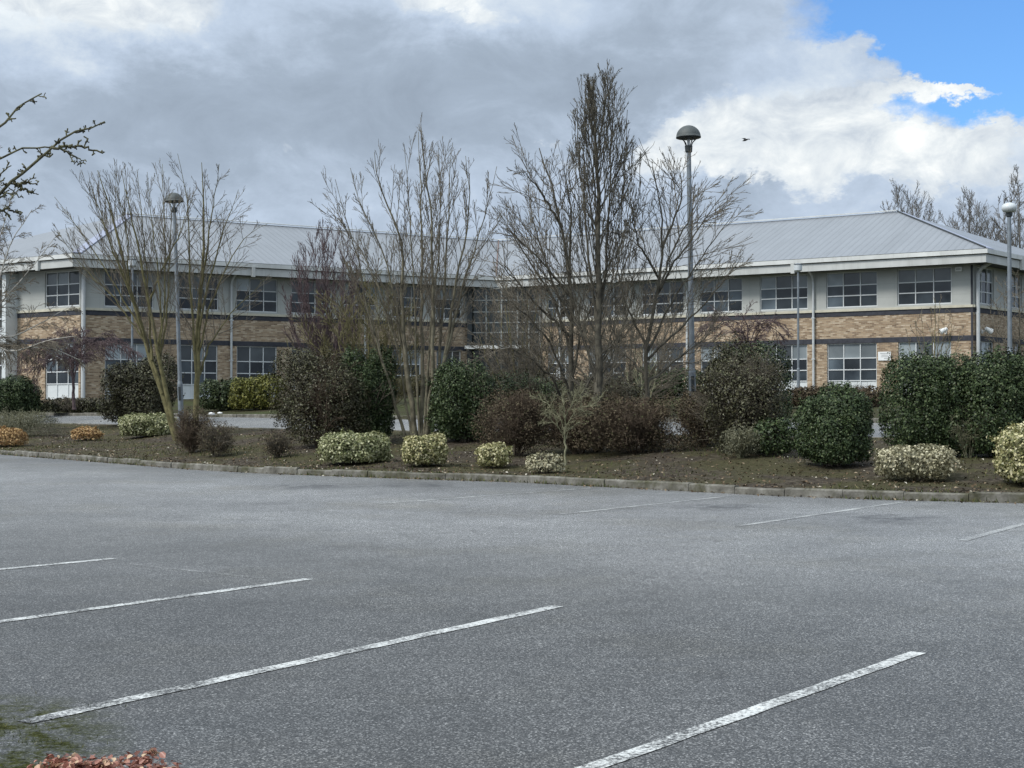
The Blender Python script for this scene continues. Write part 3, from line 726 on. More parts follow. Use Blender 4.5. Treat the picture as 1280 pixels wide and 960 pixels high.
# things fixed to the facade
a = wallR.px(1106); p = wallR.P(a, 3.93, .02)
sg = empty('wall_sign', p, 'small white notice board with faint grey lines on brick pier between ground-floor windows', 'sign')
mb = MB(); mb.box(np.r_[tR * -.34, -.23] , np.r_[tR * .68, 0], np.r_[nR * .03, 0], (0, 0, .46)); mb.build('board', M['white'], sg)
mb = MB()
for k, (w_, x_) in enumerate(((.44, -.22), (.36, -.2), (.40, -.22), (.22, -.2))): mb.box(np.r_[tR * x_ + nR * .031, .12 - k * .085], np.r_[tR * w_, 0], np.r_[nR * .004, 0], (0, 0, .03))
mb.build('lettering', M['signtext'], sg)
p = wallR.P(wallR.px(1199.5), 8.27, .02)
ab = empty('alarm_box', p, 'small pale alarm box under the eaves beside the end first-floor window', 'alarm box')
mb = MB(); mb.box(np.r_[tR * -.17, -.11], np.r_[tR * .34, 0], np.r_[nR * .09, 0], (0, 0, .22)); mb.build('casing', M['white'], ab)
mb = MB(); mb.box(np.r_[tR * -.12 + nR * .091, -.03], np.r_[tR * .24, 0], np.r_[nR * .004, 0], (0, 0, .06)); mb.build('label_plate', M['signtext'], ab)
def floodlight(wl, px, z, lab):
    p = wl.P(wl.px(px), z, .02); t3, n3 = np.r_[wl.t, 0], np.r_[wl.n, 0]
    r = empty('floodlight', p, lab, 'floodlight', 'white floodlights on the brick wall')
    mb = MB(); mb.box(t3 * -.05 - np.array([0, 0, .18]), t3 * .1, n3 * .05, (0, 0, .2)); mb.tube([np.zeros(3) + n3 * .03 - np.array([0, 0, .1]), n3 * .3], .03, 6); mb.build('bracket', M['white'], r)
    mb = MB()
    up = np.array([0, 0, 1.0]); ax = unit(t3 * .8 + n3 * .5 - up * .45)
    s1 = unit(np.cross(ax, up)); s2 = np.cross(s1, ax); pc = n3 * .34
    ring = [(-.20, .05), (-.16, .10), (0, .12), (.14, .15), (.20, .16)]
    pts = [[pc + ax * u + (s1 * math.cos(q) + s2 * math.sin(q)) * r_ for q in np.arange(12) * math.pi / 6] for u, r_ in ring]
    for i in range(4):
        for k in range(12): mb.poly([pts[i][k], pts[i][(k + 1) % 12], pts[i + 1][(k + 1) % 12], pts[i + 1][k]])
    mb.poly(pts[0][::-1]); mb.poly(pts[4]); mb.build('head', M['white'], r)
floodlight(wallR, 1183, 5.17, 'white floodlight on the brick wall of the front, before the corner')
floodlight(wallRE, 1227, 5.2, 'white floodlight on the shaded end wall, round the corner downpipe')

# ------------------------------------------------------------------ lamps
def lamp(label, base, topz, headw, pole_r, clear=False, lean=(0, 0)):
    r = empty('street_lamp', base, label, 'street lamp', 'dome-headed street lamps')
    H = topz - base[2]; hw = headw / 2
    mb = MB(); mb.lathe([(pole_r * 1.35, -.3), (pole_r * 1.35, 1.5), (pole_r * 1.05, 1.6), (pole_r * .85, H - hw * 2.2)], (0, 0, 0), 16); mb.build('pole', M['steel'], r, smooth=False)
    mb = MB(); mb.box((-pole_r * .6, -pole_r * 1.35 - .012, 1.0), (pole_r * 1.2, 0, 0), (0, .05, 0), (0, 0, .42)); mb.build('access_door', M['lampdark'], r)
    z0 = H - hw * 2.2
    mb = MB(); mb.lathe([(pole_r * 1.0, z0 - .02), (pole_r * 1.3, z0), (pole_r * 1.45, z0 + hw * .48), (pole_r * 1.0, z0 + hw * .5)], (0, 0, 0), 16); mb.build('collar', M['lampdark'], r)
    zc = z0 + hw * .48; zd = H - hw * 1.0
    if clear:
        mb = MB(); mb.lathe([(pole_r, zc), (hw * .8, zc + hw * .18), (hw, zc + hw * .55), (hw * .97, zc + hw * .85), (hw * .75, zc + hw * 1.2), (hw * .3, zc + hw * 1.36), (.01, zc + hw * 1.4)], (0, 0, 0), 24); mb.build('bowl', M['lampclear'], r, smooth=True)
    else:
        dome = [(hw * math.cos(q), zd + hw * .95 * math.sin(q)) for q in np.linspace(0, 1.5, 10)]
        mb = MB(); mb.lathe([(hw * .9, zd - .005), (hw * 1.02, zd - .02), (hw * 1.02, zd + .01)] + dome[0:], (0, 0, 0), 28); mb.build('dome', M['lamptop'], r, smooth=True)
        mb = MB(); mb.lathe([(hw * .55, zd - hw * .18), (hw * .93, zd - .03), (hw * .93, zd - .01)], (0, 0, 0), 28); mb.build('rim', M['lampdark'], r)
        for k in range(4):
            q = k * math.pi / 2 + .5; c, s_ = math.cos(q), math.sin(q); mb = MB()
            mb.tube([(c * pole_r * 1.2, s_ * pole_r * 1.2, zc), (c * hw * .42, s_ * hw * .42, zc + (zd - zc) * .45), (c * hw * .78, s_ * hw * .78, zd - .02)], .013, 6); mb.build('strut', M['lampdark'], r)
        mb = MB(); mb.lathe([(.03, zc), (.035, zd - hw * .18)], (0, 0, 0), 10); mb.build('lamp_tube', M['lampclear'], r)
    r.rotation_euler = (lean[0], lean[1], 0)
    return r
b1 = place(866.5, 548); lamp('tall grey street lamp with dark dome in front of the right wing', b1, pix(860, 156, b1[1])[2], .56, .062, lean=(0, -.014))
b2 = place(227, 541); lamp('grey street lamp with dark dome behind the leaning mossy tree', b2, pix(215, 240, b2[1])[2], .56, .062, lean=(0, -.036))
b3 = at(1262.5, 47.5); lamp('grey street lamp with cloudy pale dome rising behind the broad evergreen at the end wall', b3, pix(1260, 250, b3[1])[2], .48, .07, True)
def post(label, px, top, d):
    base = at(px, d); H = pix(px, top, d)[2] - base[2]
    r = empty('floodlight_post', base, label, 'lamp post', 'slim floodlight posts by the building')
    mb = MB(); mb.lathe([(.075, -.2), (.07, 1.2), (.055, 1.25), (.045, H - .3)], (0, 0, 0), 12); mb.build('pole', M['steel'], r)
    mb = MB(); mb.lathe([(.06, H - .34), (.18, H - .26), (.19, H - .03), (.15, H)], (0, 0, 0), 20); mb.build('lamp_head', M['lampclear'], r)
    mb = MB(); mb.lathe([(.2, H + .002), (.2, H + .03), (.05, H + .07)], (0, 0, 0), 20); mb.build('cap', M['steel'], r)
post('slim pole with drum-shaped lamp head by the white downpipe of the right wing', 998, 331, 68)
post('slim pole with drum-shaped lamp head behind the leaning mossy tree', 165, 325, 66)
for (px, py, sc, lab) in ((264.5, 519, 1, 'larger of two white stones lying by the far edge of the road'), (275, 518, .75, 'smaller of two white stones lying by the far edge of the road')):
    p = place(px, py); bm = bmesh.new(); bmesh.ops.create_icosphere(bm, subdivisions=2, radius=.10 * sc); rg = random.Random(int(px))
    for v in bm.verts: v.co *= 1 + rg.uniform(-.12, .12); v.co.z *= .6; v.co.x *= 1.3
    me = bpy.data.meshes.new('white_stone'); bm.to_mesh(me); bm.free(); me.materials.append(M['white'])
    o = bpy.data.objects.new('white_stone', me); C.objects.link(o); o.location = (p[0], p[1], p[2] + .05); tag(o, lab, 'stone', 'white stones by the road')
# bird
p = pix(932, 175, 62); mb = MB()
mb.tube([(-.26, 0, -.04), (-.14, 0, -.03), (0, 0, 0), (.14, 0, .03), (.22, 0, .05)], [.012, .05, .07, .05, .012], 8)
for s_ in (-1, 1):
    q = [(.10, s_ * .04, .03), (.13, s_ * .28, .10), (.02, s_ * .58, .06), (-.06, s_ * .30, .08), (-.10, s_ * .04, .02)]
    mb.poly([(x, y, z + .012) for x, y, z in q]); mb.poly([(x, y, z - .004) for x, y, z in q[::-1]])
    for i in range(5): a_, c_ = q[i], q[(i + 1) % 5]; mb.poly([(a_[0], a_[1], a_[2] - .004), (c_[0], c_[1], c_[2] - .004), (c_[0], c_[1], c_[2] + .012), (a_[0], a_[1], a_[2] + .012)])
o = mb.build('bird', M['bird']); o.location = tuple(p); o.scale = (.6, .6, .6); o.rotation_euler = (.25, -.15, .35); tag(o, 'small black bird flying in the cloudy sky', 'bird')

# ------------------------------------------------------------------ shrubs
VG = 'clipped variegated shrubs along the kerb'
shrub('widest pale variegated shrub of two joined lumps, standing near the kerb below the multi-stemmed tree', 444, 581, 88, 541, .055, M['lf_varig'], 11, 1.15, 'boxy', group=VG, rough=.21, gaps=.42, name='variegated_shrub')
shrub('squarish cream variegated shrub right at the foot of the multi-stemmed tree', 532, 584, 57, 543, .055, M['lf_vari'], 12, 1.15, 'boxy', group=VG, rough=.21, gaps=.42, name='variegated_shrub')
shrub('small round variegated shrub near the kerb in front of the reddish brown bushes', 615, 586, 44, 556, .05, M['lf_vari'], 13, 1.1, 'round', group=VG, rough=.21, gaps=.42, name='variegated_shrub')
shrub('low greyish sparse variegated shrub beside the lichen-covered sapling', 681, 592, 50, 567, .05, M['lf_varip'], 14, .75, 'mound', group=VG, rough=.21, gaps=.42, name='variegated_shrub', twigs=4, twigmat=M['bk_twig'])
shrub('low wide cream variegated shrub in front of the broad evergreen', 1146, 603, 93, 556, .055, M['lf_varip'], 15, 1.1, 'round', group=VG, rough=.21, gaps=.42, name='variegated_shrub')
shrub('large cream variegated shrub cut off by the picture edge beside the kerb', 1287, 609, 104, 528, .055, M['lf_vari'], 16, 1.1, 'lumpy', group=VG, rough=.21, gaps=.42, name='variegated_shrub')
shrub('pale green variegated shrub of two lumps by the road behind the orange shrub', 184, 547, 68, 517, .06, M['lf_varig'], 17, 1.1, 'boxy', group=VG, rough=.21, gaps=.42, name='variegated_shrub')
shrub('orange-leaved low shrub at the picture edge in front of the grey-green bush', 8, 559, 46, 536, .055, M['lf_orange'], 18, 1.1, 'mound', group='low orange shrubs', name='orange_shrub')
shrub('smaller orange-leaved low shrub standing alone on bare soil by the road', 110, 551, 35, 535, .055, M['lf_orange'], 19, 1.1, 'mound', group='low orange shrubs', name='orange_shrub')
shrub('grey-green wispy bush behind the orange shrub at the picture edge', 22, 547, 96, 510, .05, M['lf_grey'], 20, .55, 'mound', twigs=10, twigmat=M['bk_lichen'], asp=.25, name='wispy_bush', cat='bush')
EG = 'dark evergreen shrubs in the planting bed'
shrub('dark green evergreen shrub by the picture edge behind the grey-green bush', 10, 522, 80, 474, .075, M['lf_dark'], 21, 1, 'lumpy', group=EG, name='evergreen_shrub')
shrub('domed brownish evergreen shrub by the road under the leaning mossy tree', 171, 531, 98, 450, .075, M['lf_olive'], 22, 1, 'lumpy', group=EG, name='evergreen_shrub', twigs=4, twigmat=M['bk_brown'])
shrub('big brown-green twiggy evergreen shrub behind the widest variegated shrub', 402, 561, 112, 437, .048, M['lf_olive'], 23, .42, 'lumpy', group=EG, name='evergreen_shrub', twigs=18, twigmat=M['bk_brown'])
shrub('dark green evergreen shrub leaning against the big brown-green one', 459, 556, 70, 442, .05, M['lf_dark'], 24, .85, 'lumpy', group=EG, name='evergreen_shrub', twigs=3, twigmat=M['bk_twig'])
shrub('round dark green evergreen shrub with bare lower stems right of the multi-stemmed tree', 583, 554, 94, 445, .05, M['lf_dark'], 25, .8, 'lumpy', group=EG, name='evergreen_shrub', twigs=5, twigmat=M['bk_twig'])
shrub('tall mottled evergreen shrub overgrown with grey twigs between lamp and round evergreen', 930, 568, 122, 434, .045, M['lf_olive'], 26, .36, 'lumpy', group=EG, name='evergreen_shrub', twigs=26, twigmat=M['bk_twig'])
shrub('green evergreen shrub showing behind the mottled twiggy one', 938, 540, 100, 434, .06, M['lf_mid'], 27, .8, 'round', group=EG, name='evergreen_shrub')
shrub('dark green low evergreen shrub at the foot of the mottled twiggy one', 965, 571, 60, 525, .055, M['lf_dark'], 127, .9, 'round', group=EG, name='evergreen_shrub')
shrub('round dark green clipped evergreen shrub standing alone before the road', 1043, 586, 100, 486, .04, M['lf_dark'], 28, 1.1, 'lumpy', group=EG, name='evergreen_shrub', rough=.10)
shrub('broad dark evergreen shrub behind the low wide cream shrub', 1166, 573, 122, 442, .046, M['lf_dark'], 29, 1.1, 'block', group=EG, name='evergreen_shrub', rough=.10)
shrub('broad dark evergreen shrub joined on by the pale lamp, reaching the picture edge', 1257, 573, 118, 443, .046, M['lf_dark'], 30, 1.1, 'block', group=EG, name='evergreen_shrub', rough=.10)
shrub('thin spindly sapling bush in front of the broad evergreens', 1210, 573, 50, 505, .05, M['lf_mid'], 31, .10, 'round', twigs=4, twigmat=M['bk_lichen'], name='sapling', cat='sapling')
BR = 'loose twiggy bushes'
shrub('taller brown twiggy bush at the foot of the leaning mossy tree', 240, 567, 44, 510, .03, M['lf_brown'], 32, .25, 'round', twigs=16, twigmat=M['bk_brown'], group=BR, name='twiggy_bush', cat='bush')
shrub('low grey-brown twiggy bush in front of the leaning mossy tree', 270, 572, 46, 527, .03, M['lf_brown'], 33, .18, 'round', twigs=14, twigmat=M['bk_twig'], group=BR, name='twiggy_bush', cat='bush')
shrub('smallest bare twiggy bush in front of the big brown-green evergreen', 347, 573, 40, 539, .03, M['lf_brown'], 34, .18, 'round', twigs=12, twigmat=M['bk_twig'], group=BR, name='twiggy_bush', cat='bush')
shrub('wide brown twiggy bush behind the small round variegated shrub', 643, 571, 104, 488, .035, M['lf_brown'], 35, .22, 'round', twigs=34, twigmat=M['bk_brown'], group=BR, name='twiggy_bush', cat='bush')
shrub('brown twiggy bush behind the lichen-covered sapling', 722, 570, 80, 500, .035, M['lf_brown'], 36, .24, 'round', twigs=30, twigmat=M['bk_brown'], group=BR, name='twiggy_bush', cat='bush')
shrub('long reddish brown twiggy hedge in front of the columnar tree and lamp', 795, 570, 150, 494, .04, M['lf_brown'], 37, .26, 'hedge', twigs=36, twigmat=M['bk_brown'], name='brown_hedge', cat='hedge')
shrub('beige lichen-grey twiggy bush in front of the mottled evergreen', 926, 574, 50, 533, .03, M['lf_grey'], 38, .22, 'round', twigs=16, twigmat=M['bk_lichen'], group=BR, name='twiggy_bush', cat='bush')
shrub('yellow-green clipped shrub beyond the road left of the big brown-green evergreen', 322, 513, 62, 470, .09, M['lf_yell'], 39, .8, 'hedge', name='clipped_hedge', cat='hedge')
shrub('dark green clipped shrub beyond the road beside the yellow-green one', 278, 514, 52, 474, .09, M['lf_mid'], 40, .8, 'hedge', name='clipped_hedge', cat='hedge')
shrub('brown and green clipped hedge in front of the glazed entrance', 640, 512, 90, 461, .09, M['lf_olive'], 41, .8, 'hedge', name='clipped_hedge', cat='hedge', base=at(640, 58))
shrub('green clipped hedge beyond the road behind the tall lamp', 832, 508, 90, 459, .09, M['lf_mid'], 42, .8, 'hedge', name='clipped_hedge', cat='hedge', base=at(832, 54))
shrub('low brown hedge beyond the road beside the round evergreen', 1040, 512, 130, 484, .07, M['lf_brown'], 43, .8, 'hedge', name='brown_hedge', cat='hedge', base=at(1040, 44), twigs=12, twigmat=M['bk_brown'])
shrub('low dry brownish planting along the wall by the white door panels', 92, 515, 80, 497, .08, M['lf_olive'], 44, .6, 'hedge', name='low_hedge', cat='hedge', base=at(92, 64), twigs=6, twigmat=M['bk_twig'])
shrub('brown hedge beyond the road behind the twiggy bushes', 720, 510, 120, 475, .08, M['lf_brown'], 45, .8, 'hedge', name='brown_hedge', cat='hedge', base=at(720, 52), twigs=10, twigmat=M['bk_brown'])
shrub('low shadowy hedge along the brick wall behind the dark evergreens', 520, 505, 170, 470, .09, M['lf_olive'], 46, .7, 'hedge', name='low_hedge', cat='hedge', base=at(520, 66))
shrub('reddish brown twiggy bush between the tall lamp and the mottled evergreen', 880, 560, 66, 486, .04, M['lf_brown'], 47, .24, 'lumpy', twigs=30, twigmat=M['bk_brown'], group=BR, name='twiggy_bush', cat='bush')
shrub('olive-brown twiggy bush at the foot of the columnar tree behind the hedge', 748, 548, 120, 462, .045, M['lf_olive'], 48, .16, 'lumpy', twigs=28, twigmat=M['bk_twig'], group=BR, name='twiggy_bush', cat='bush')
shrub('green and brown loose bush behind the wide brown one near the entrance', 668, 545, 100, 466, .05, M['lf_mid'], 49, .20, 'lumpy', twigs=22, twigmat=M['bk_twig'], group=BR, name='twiggy_bush', cat='bush')
# lichen sapling
sb = place(707, 581)
bare_tree('pale lichen-covered sapling with short crooked branches beside the low grey shrub', sb,
  [pixline(q, sb, rs(50 + i), .25) for i, q in enumerate((((707, 582), (706, 545), (706, 520), (703, 488)), ((706, 540), (700, 520), (685, 505), (672, 497)), ((706, 535), (716, 518), (730, 508), (745, 504)), ((706, 525), (712, 508), (722, 497), (728, 490)), ((706, 545), (694, 530), (684, 520), (680, 512))))],
  [.022, .010, .010, .009, .008], M['bk_lichen'], M['bk_lichen'], 51, [dict(k=14, ang=.7, len=.34, lref=1.2, t0=.25, wig=.12, up=.02, n=5, rmin=.0045), dict(k=7, ang=.7, len=.5, wig=.12, up=0, n=3, rmin=.0036)], name='lichen_sapling', cat='sapling', wob=.009, rtip=.3)

# ------------------------------------------------------------------ bare trees
t2 = place(528, 551)
S2 = [((519, 549), (515, 500), (503, 420), (502, 346), (507, 305), (487, 266), (473, 230), (468, 190)),
      ((526, 549), (527, 505), (528, 430), (527, 305), (526, 240), (523, 165)),
      ((533, 549), (541, 480), (541, 388), (541, 266), (532, 225), (526, 160)),
      ((530, 549), (548, 470), (556, 362), (559, 297), (561, 227), (566, 178)),
      ((536, 549), (556, 450), (570, 349), (583, 297), (588, 245), (582, 195)),
      ((537, 549), (558, 440), (580, 350), (600, 290), (612, 250), (621, 208)),
      ((507, 549), (487, 479), (462, 398), (450, 336), (432, 270), (419, 224)),
      ((521, 549), (508, 470), (489, 341), (466, 284), (447, 256), (438, 210)),
      ((525, 549), (520, 440), (516, 330), (512, 260), (505, 180)),
      ((530, 549), (536, 430), (548, 330), (552, 250), (548, 185)),
      ((515, 549), (500, 450), (475, 360), (455, 320), (425, 270), (402, 255))]
bare_tree('multi-stemmed bare tree with upright twigs above the squarish variegated shrub', t2, [pixline(q, t2, rs(60 + i), 1.2) for i, q in enumerate(S2)],
  [.068, .058, .062, .05, .055, .042, .04, .042, .034, .038, .03], M['bk_grey'], M['bk_twig'], 61,
  [dict(k=17, ang=0.46, len=0.32, lref=7.0, t0=0.26, t1=.92, wig=.045, up=0.08, n=6, fall=0.72, rmin=.0055, rmax=0.010), dict(k=6, ang=0.48, len=.46, t0=.15, t1=.9, wig=.05, up=0.06, n=5, fall=.6, rmin=.0044), dict(k=3, ang=.5, len=.45, t0=.15, wig=.05, up=0.05, n=3, fall=.5, rmin=.0036)], rtip=.06)
t1 = place(222, 550)
S1 = [((222, 552), (203, 492), (182, 427), (161, 357), (143, 279), (122, 213)),
      ((224, 552), (212, 510), (200, 455), (186, 380), (172, 310), (152, 214)),
      ((182, 427), (165, 370), (140, 310), (112, 226)), ((203, 492), (180, 420), (152, 370), (110, 300), (68, 246)), ((172, 390), (150, 330), (126, 270), (104, 232)),
      ((190, 450), (186, 380), (180, 300), (171, 212)), ((200, 455), (202, 380), (192, 300), (184, 215)), ((196, 440), (206, 380), (206, 300), (203, 205)),
      ((161, 357), (160, 300), (150, 250), (143, 213)), ((200, 455), (206, 410), (212, 340), (214, 250)), ((182, 427), (140, 370), (100, 330), (72, 290)),
      ((186, 380), (200, 340), (222, 300), (240, 250))]
bare_tree('leaning bare tree with mossy yellow-green stems fanning out beside the road', t1, [pixline(q, t1, rs(70 + i), .5 if i < 2 else 1.4) for i, q in enumerate(S1)],
  [.10, .075, .036, .038, .03, .034, .034, .034, .026, .034, .026, .036], M['bk_olive'], M['bk_twig'], 71,
  [dict(k=13, ang=0.36, len=0.31, lref=8.0, t0=0.20, t1=.92, wig=.045, up=0.07, n=6, fall=0.80, rmin=.0055, rmax=0.011), dict(k=5, ang=0.42, len=.46, t0=.15, t1=.9, wig=.05, up=0.06, n=5, fall=.6, rmin=.0044), dict(k=2, ang=.5, len=.45, t0=.15, wig=.05, up=0.05, n=3, fall=.5, rmin=.0036)], rtip=.07)
t1b = place(244, 543)
S1b = [((244, 545), (247, 510), (247, 458), (246, 406), (254, 340), (256, 290), (252, 203)),
((246, 440), (256, 370), (276, 300), (290, 262), (298, 237)),
       ((246, 470), (240, 390), (236, 320), (236, 250), (222, 192)),
       ((247, 450), (262, 380), (292, 315), (318, 285), (334, 280)),
       ((250, 370), (258, 320), (264, 270), (270, 235), (274, 205)),
       ((246, 480), (262, 430), (290, 390), (330, 350))]
bare_tree('straight grey-green bare tree with zigzag side twigs just behind the leaning mossy one', t1b, [pixline(q, t1b, rs(80 + i), 1.2) for i, q in enumerate(S1b)],
  [.095, .042, .042, .036, .036, .034], M['bk_olive'], M['bk_twig'], 81,
  [dict(k=14, ang=0.72, len=0.24, lref=8.0, t0=0.20, t1=.92, wig=.045, up=0.04, n=6, fall=0.75, rmin=.0055, rmax=0.013), dict(k=5, ang=0.60, len=.46, t0=.15, t1=.9, wig=.05, up=0.03, n=5, fall=.6, rmin=.0044), dict(k=2, ang=.5, len=.45, t0=.15, wig=.05, up=0.03, n=3, fall=.5, rmin=.0038)], rtip=.07)
# columnar tree
t3 = place(748, 563); rg = rs(90)
S3 = [((748, 563), (748, 480), (749, 380), (748, 280), (745, 190), (742, 98)), ((748, 400), (757, 340), (762, 260), (764, 190), (760, 110)), ((748, 420), (738, 350), (731, 270), (729, 190), (731, 112))]
for k in range(40):
    y0 = 505 - 330 * (k / 40.0); sd = 1 if k % 2 else -1; f = rg.rand()
    top = max(96, y0 - 90 - 150 * rg.rand()); wmax = (12 + 48 * math.sin(min(1.45, max(0, (top - 88)) / 95.0))) * (.38 + .70 * rg.rand())
    S3.append(((748, y0), (748 + sd * wmax * .40, y0 - (y0 - top) * .22), (748 + sd * wmax * .78, y0 - (y0 - top) * .5), (748 + sd * wmax * .97, y0 - (y0 - top) * .78), (748 + sd * wmax * 1.0, top)))
bare_tree('tallest bare tree, columnar with dense upright dark branches behind the brown hedge', t3, [pixline(q, t3, rs(91 + i), .0 if i == 0 else 1.0) for i, q in enumerate(S3)],
  [.10, .032, .032] + [.015] * 40, M['bk_dark'], M['bk_dark'], 92,
  [dict(k=8, ang=0.34, len=0.19, lref=6.5, t0=0.12, t1=.92, wig=.045, up=0.05, n=6, fall=0.78, rmin=.0055, rmax=0.008), dict(k=5, ang=0.44, len=.46, t0=.15, t1=.9, wig=.05, up=0.04, n=5, fall=.6, rmin=.0044), dict(k=3, ang=.5, len=.45, t0=.15, wig=.05, up=0.04, n=3, fall=.5, rmin=.0036)], rtip=.09)
t4 = place(712, 558)
S4 = [((716, 560), (713, 440), (713, 347), (702, 284), (692, 240), (674, 185)), ((713, 440), (695, 380), (665, 330), (640, 290), (618, 258)), ((713, 400), (690, 350), (670, 290), (656, 240)),
      ((715, 480), (725, 420), (745, 370), (770, 330)), ((713, 347), (712, 310), (714, 260), (702, 200)), ((715, 500), (690, 430), (655, 390), (615, 360)), ((716, 520), (690, 470), (650, 440), (600, 425)),
      ((702, 284), (690, 262), (668, 228), (652, 210)), ((713, 370), (680, 330), (650, 300), (632, 285)), ((716, 520), (740, 470), (770, 430), (800, 400)), ((713, 420), (680, 390), (640, 345), (612, 315))]
bare_tree('spreading dark bare tree with arching side branches left of the columnar one', t4, [pixline(q, t4, rs(100 + i), .3 if i == 0 else 1.5) for i, q in enumerate(S4)],
  [.075] + [.034] * 10, M['bk_dark'], M['bk_twig'], 101,
  [dict(k=12, ang=0.55, len=0.28, lref=7.0, t0=0.12, t1=.92, wig=.045, up=0.04, n=6, fall=0.68, rmin=.0055, rmax=0.009), dict(k=6, ang=0.55, len=.46, t0=.15, t1=.9, wig=.05, up=0.03, n=5, fall=.6, rmin=.0044), dict(k=3, ang=.5, len=.45, t0=.15, wig=.05, up=0.03, n=3, fall=.5, rmin=.0036)], rtip=.10)
t5 = place(816, 556)
S5 = [((812, 558), (807, 430), (825, 350), (830, 270), (815, 208)), ((809, 440), (840, 375), (885, 310), (924, 256)), ((808, 450), (850, 410), (895, 365), (926, 322)),
      ((818, 380), (838, 320), (868, 260), (888, 226)), ((825, 350), (800, 310), (790, 270), (788, 240)), ((820, 370), (842, 330), (880, 275), (908, 238)), ((807, 430), (785, 390), (772, 340), (770, 290)),
      ((828, 310), (845, 270), (852, 240), (850, 205)), ((808, 470), (780, 440), (750, 420), (720, 415)), ((808, 480), (845, 450), (880, 425), (905, 400))]
bare_tree('fine-twigged spreading bare tree around the tall street lamp', t5, [pixline(q, t5, rs(110 + i), .3 if i == 0 else 1.5) for i, q in enumerate(S5)],
  [.06] + [.030] * 9, M['bk_dark'], M['bk_twig'], 111,
  [dict(k=13, ang=0.58, len=0.28, lref=7.0, t0=0.12, t1=.92, wig=.045, up=0.03, n=6, fall=0.72, rmin=.0055, rmax=0.009), dict(k=6, ang=0.55, len=.46, t0=.15, t1=.9, wig=.05, up=0.02, n=5, fall=.6, rmin=.0044), dict(k=3, ang=.5, len=.45, t0=.15, wig=.05, up=0.02, n=3, fall=.5, rmin=.0036)], rtip=.10)
def fan_tree(label, base, n, wtop, topy, seed, r, tm, cm, lv, spread=1.0, name='bare_tree', cat='tree', group=None, y1=.45, jit=.12):
    """stems rising from one foot to a rounded top: width and top given where the tree stands"""
    rg = rs(seed); d = base[1]; ppm = F / d; bx = W2 + base[0] * ppm; by = 506 - (base[2] - EYE) * ppm; S = []
    for k in range(n):
        u = (k + .5) / n * 2 - 1 + rg.normal(0, .06); t = topy + (by - topy) * .38 * abs(u) ** 2.2 + rg.rand() * jit * (by - topy)
        S.append(((bx + u * 2, by + 2), (bx + u * wtop * .12, by - (by - t) * .25), (bx + u * wtop * .30, by - (by - t) * y1), (bx + u * wtop * .44, by - (by - t) * .75), (bx + u * wtop * .5, t)))
    return bare_tree(label, base, [pixline(q, base, rs(seed + 5 + i), spread) for i, q in enumerate(S)], [r * (1 if i == n // 2 else .6) for i in range(n)], tm, cm, seed + 1, lv, name=name, cat=cat, group=group, rtip=.12)
fan_tree('purple-brown shrubby tree of dense upright twigs in front of the left wing', at(408, 56), 16, 100, 288, 120, .05, M['bk_purple'], M['bk_purple'],
  [dict(k=24, ang=.4, len=.2, lref=6, t0=.2, wig=.05, up=.10, n=6, rmin=.008, rmax=.013), dict(k=9, ang=.45, len=.5, t0=.1, wig=.06, up=.08, n=4, rmin=.007)])
fan_tree('tangled olive bare tree in front of the glazed entrance', at(655, 44), 12, 120, 345, 130, .05, M['bk_olive'], M['bk_twig'],
  [dict(k=14, ang=.65, len=.34, lref=4.5, t0=.12, wig=.06, up=.04, n=6, rmin=.0065, rmax=.012), dict(k=7, ang=.6, len=.48, t0=.1, wig=.07, up=.03, n=5, rmin=.005), dict(k=3, ang=.5, len=.5, t0=.15, wig=.07, up=.03, n=3, rmin=.0045)])
fan_tree('tangled olive bare tree rising behind the big brown-green evergreen', at(462, 38), 11, 130, 350, 135, .05, M['bk_olive'], M['bk_olive'],
  [dict(k=14, ang=.65, len=.34, lref=4.5, t0=.12, wig=.06, up=.04, n=6, rmin=.0065, rmax=.012), dict(k=7, ang=.6, len=.48, t0=.1, wig=.07, up=.03, n=5, rmin=.005), dict(k=3, ang=.5, len=.5, t0=.15, wig=.07, up=.03, n=3, rmin=.0045)])
fan_tree('low bare tree with dull brown twigs beside the columnar tree', at(785, 42), 11, 170, 372, 140, .05, M['bk_dark'], M['bk_twig'],
  [dict(k=14, ang=.65, len=.34, lref=4.5, t0=.12, wig=.06, up=.04, n=6, rmin=.0065, rmax=.012), dict(k=7, ang=.6, len=.48, t0=.1, wig=.07, up=.03, n=5, rmin=.005), dict(k=3, ang=.5, len=.5, t0=.15, wig=.07, up=.03, n=3, rmin=.0045)])
fan_tree('small pale bare tree with forked beige stems beside the tall lamp', at(803, 40), 5, 46, 424, 145, .024, M['bk_lichen'], M['bk_lichen'],
  [dict(k=6, ang=.5, len=.16, lref=3, t0=.3, wig=.08, up=.08, n=5, rmin=.006, rmax=.01), dict(k=4, ang=.5, len=.45, t0=.2, wig=.1, up=.05, n=3, rmin=.005)], spread=.5)
fan_tree('bare tree of thin brown fan-shaped stems against the brick by the corner', at(1168, 62), 9, 74, 372, 150, .04, M['bk_olive'], M['bk_twig'],
  [dict(k=8, ang=.5, len=.16, lref=4.5, t0=.3, wig=.08, up=.08, n=5, rmin=.008, rmax=.012), dict(k=4, ang=.5, len=.45, t0=.2, wig=.1, up=.05, n=3, rmin=.007)])
fan_tree('bare tree with dark twigs beside the end wall behind the pale lamp', at(1276, 64), 10, 90, 335, 155, .05, M['bk_dark'], M['bk_twig'],
  [dict(k=12, ang=.7, len=.2, lref=5, t0=.25, wig=.1, up=.03, n=6, rmin=.009, rmax=.014), dict(k=6, ang=.7, len=.45, t0=.1, wig=.1, up=.02, n=4, rmin=.008)])
FT = 'bare trees beyond the office block'
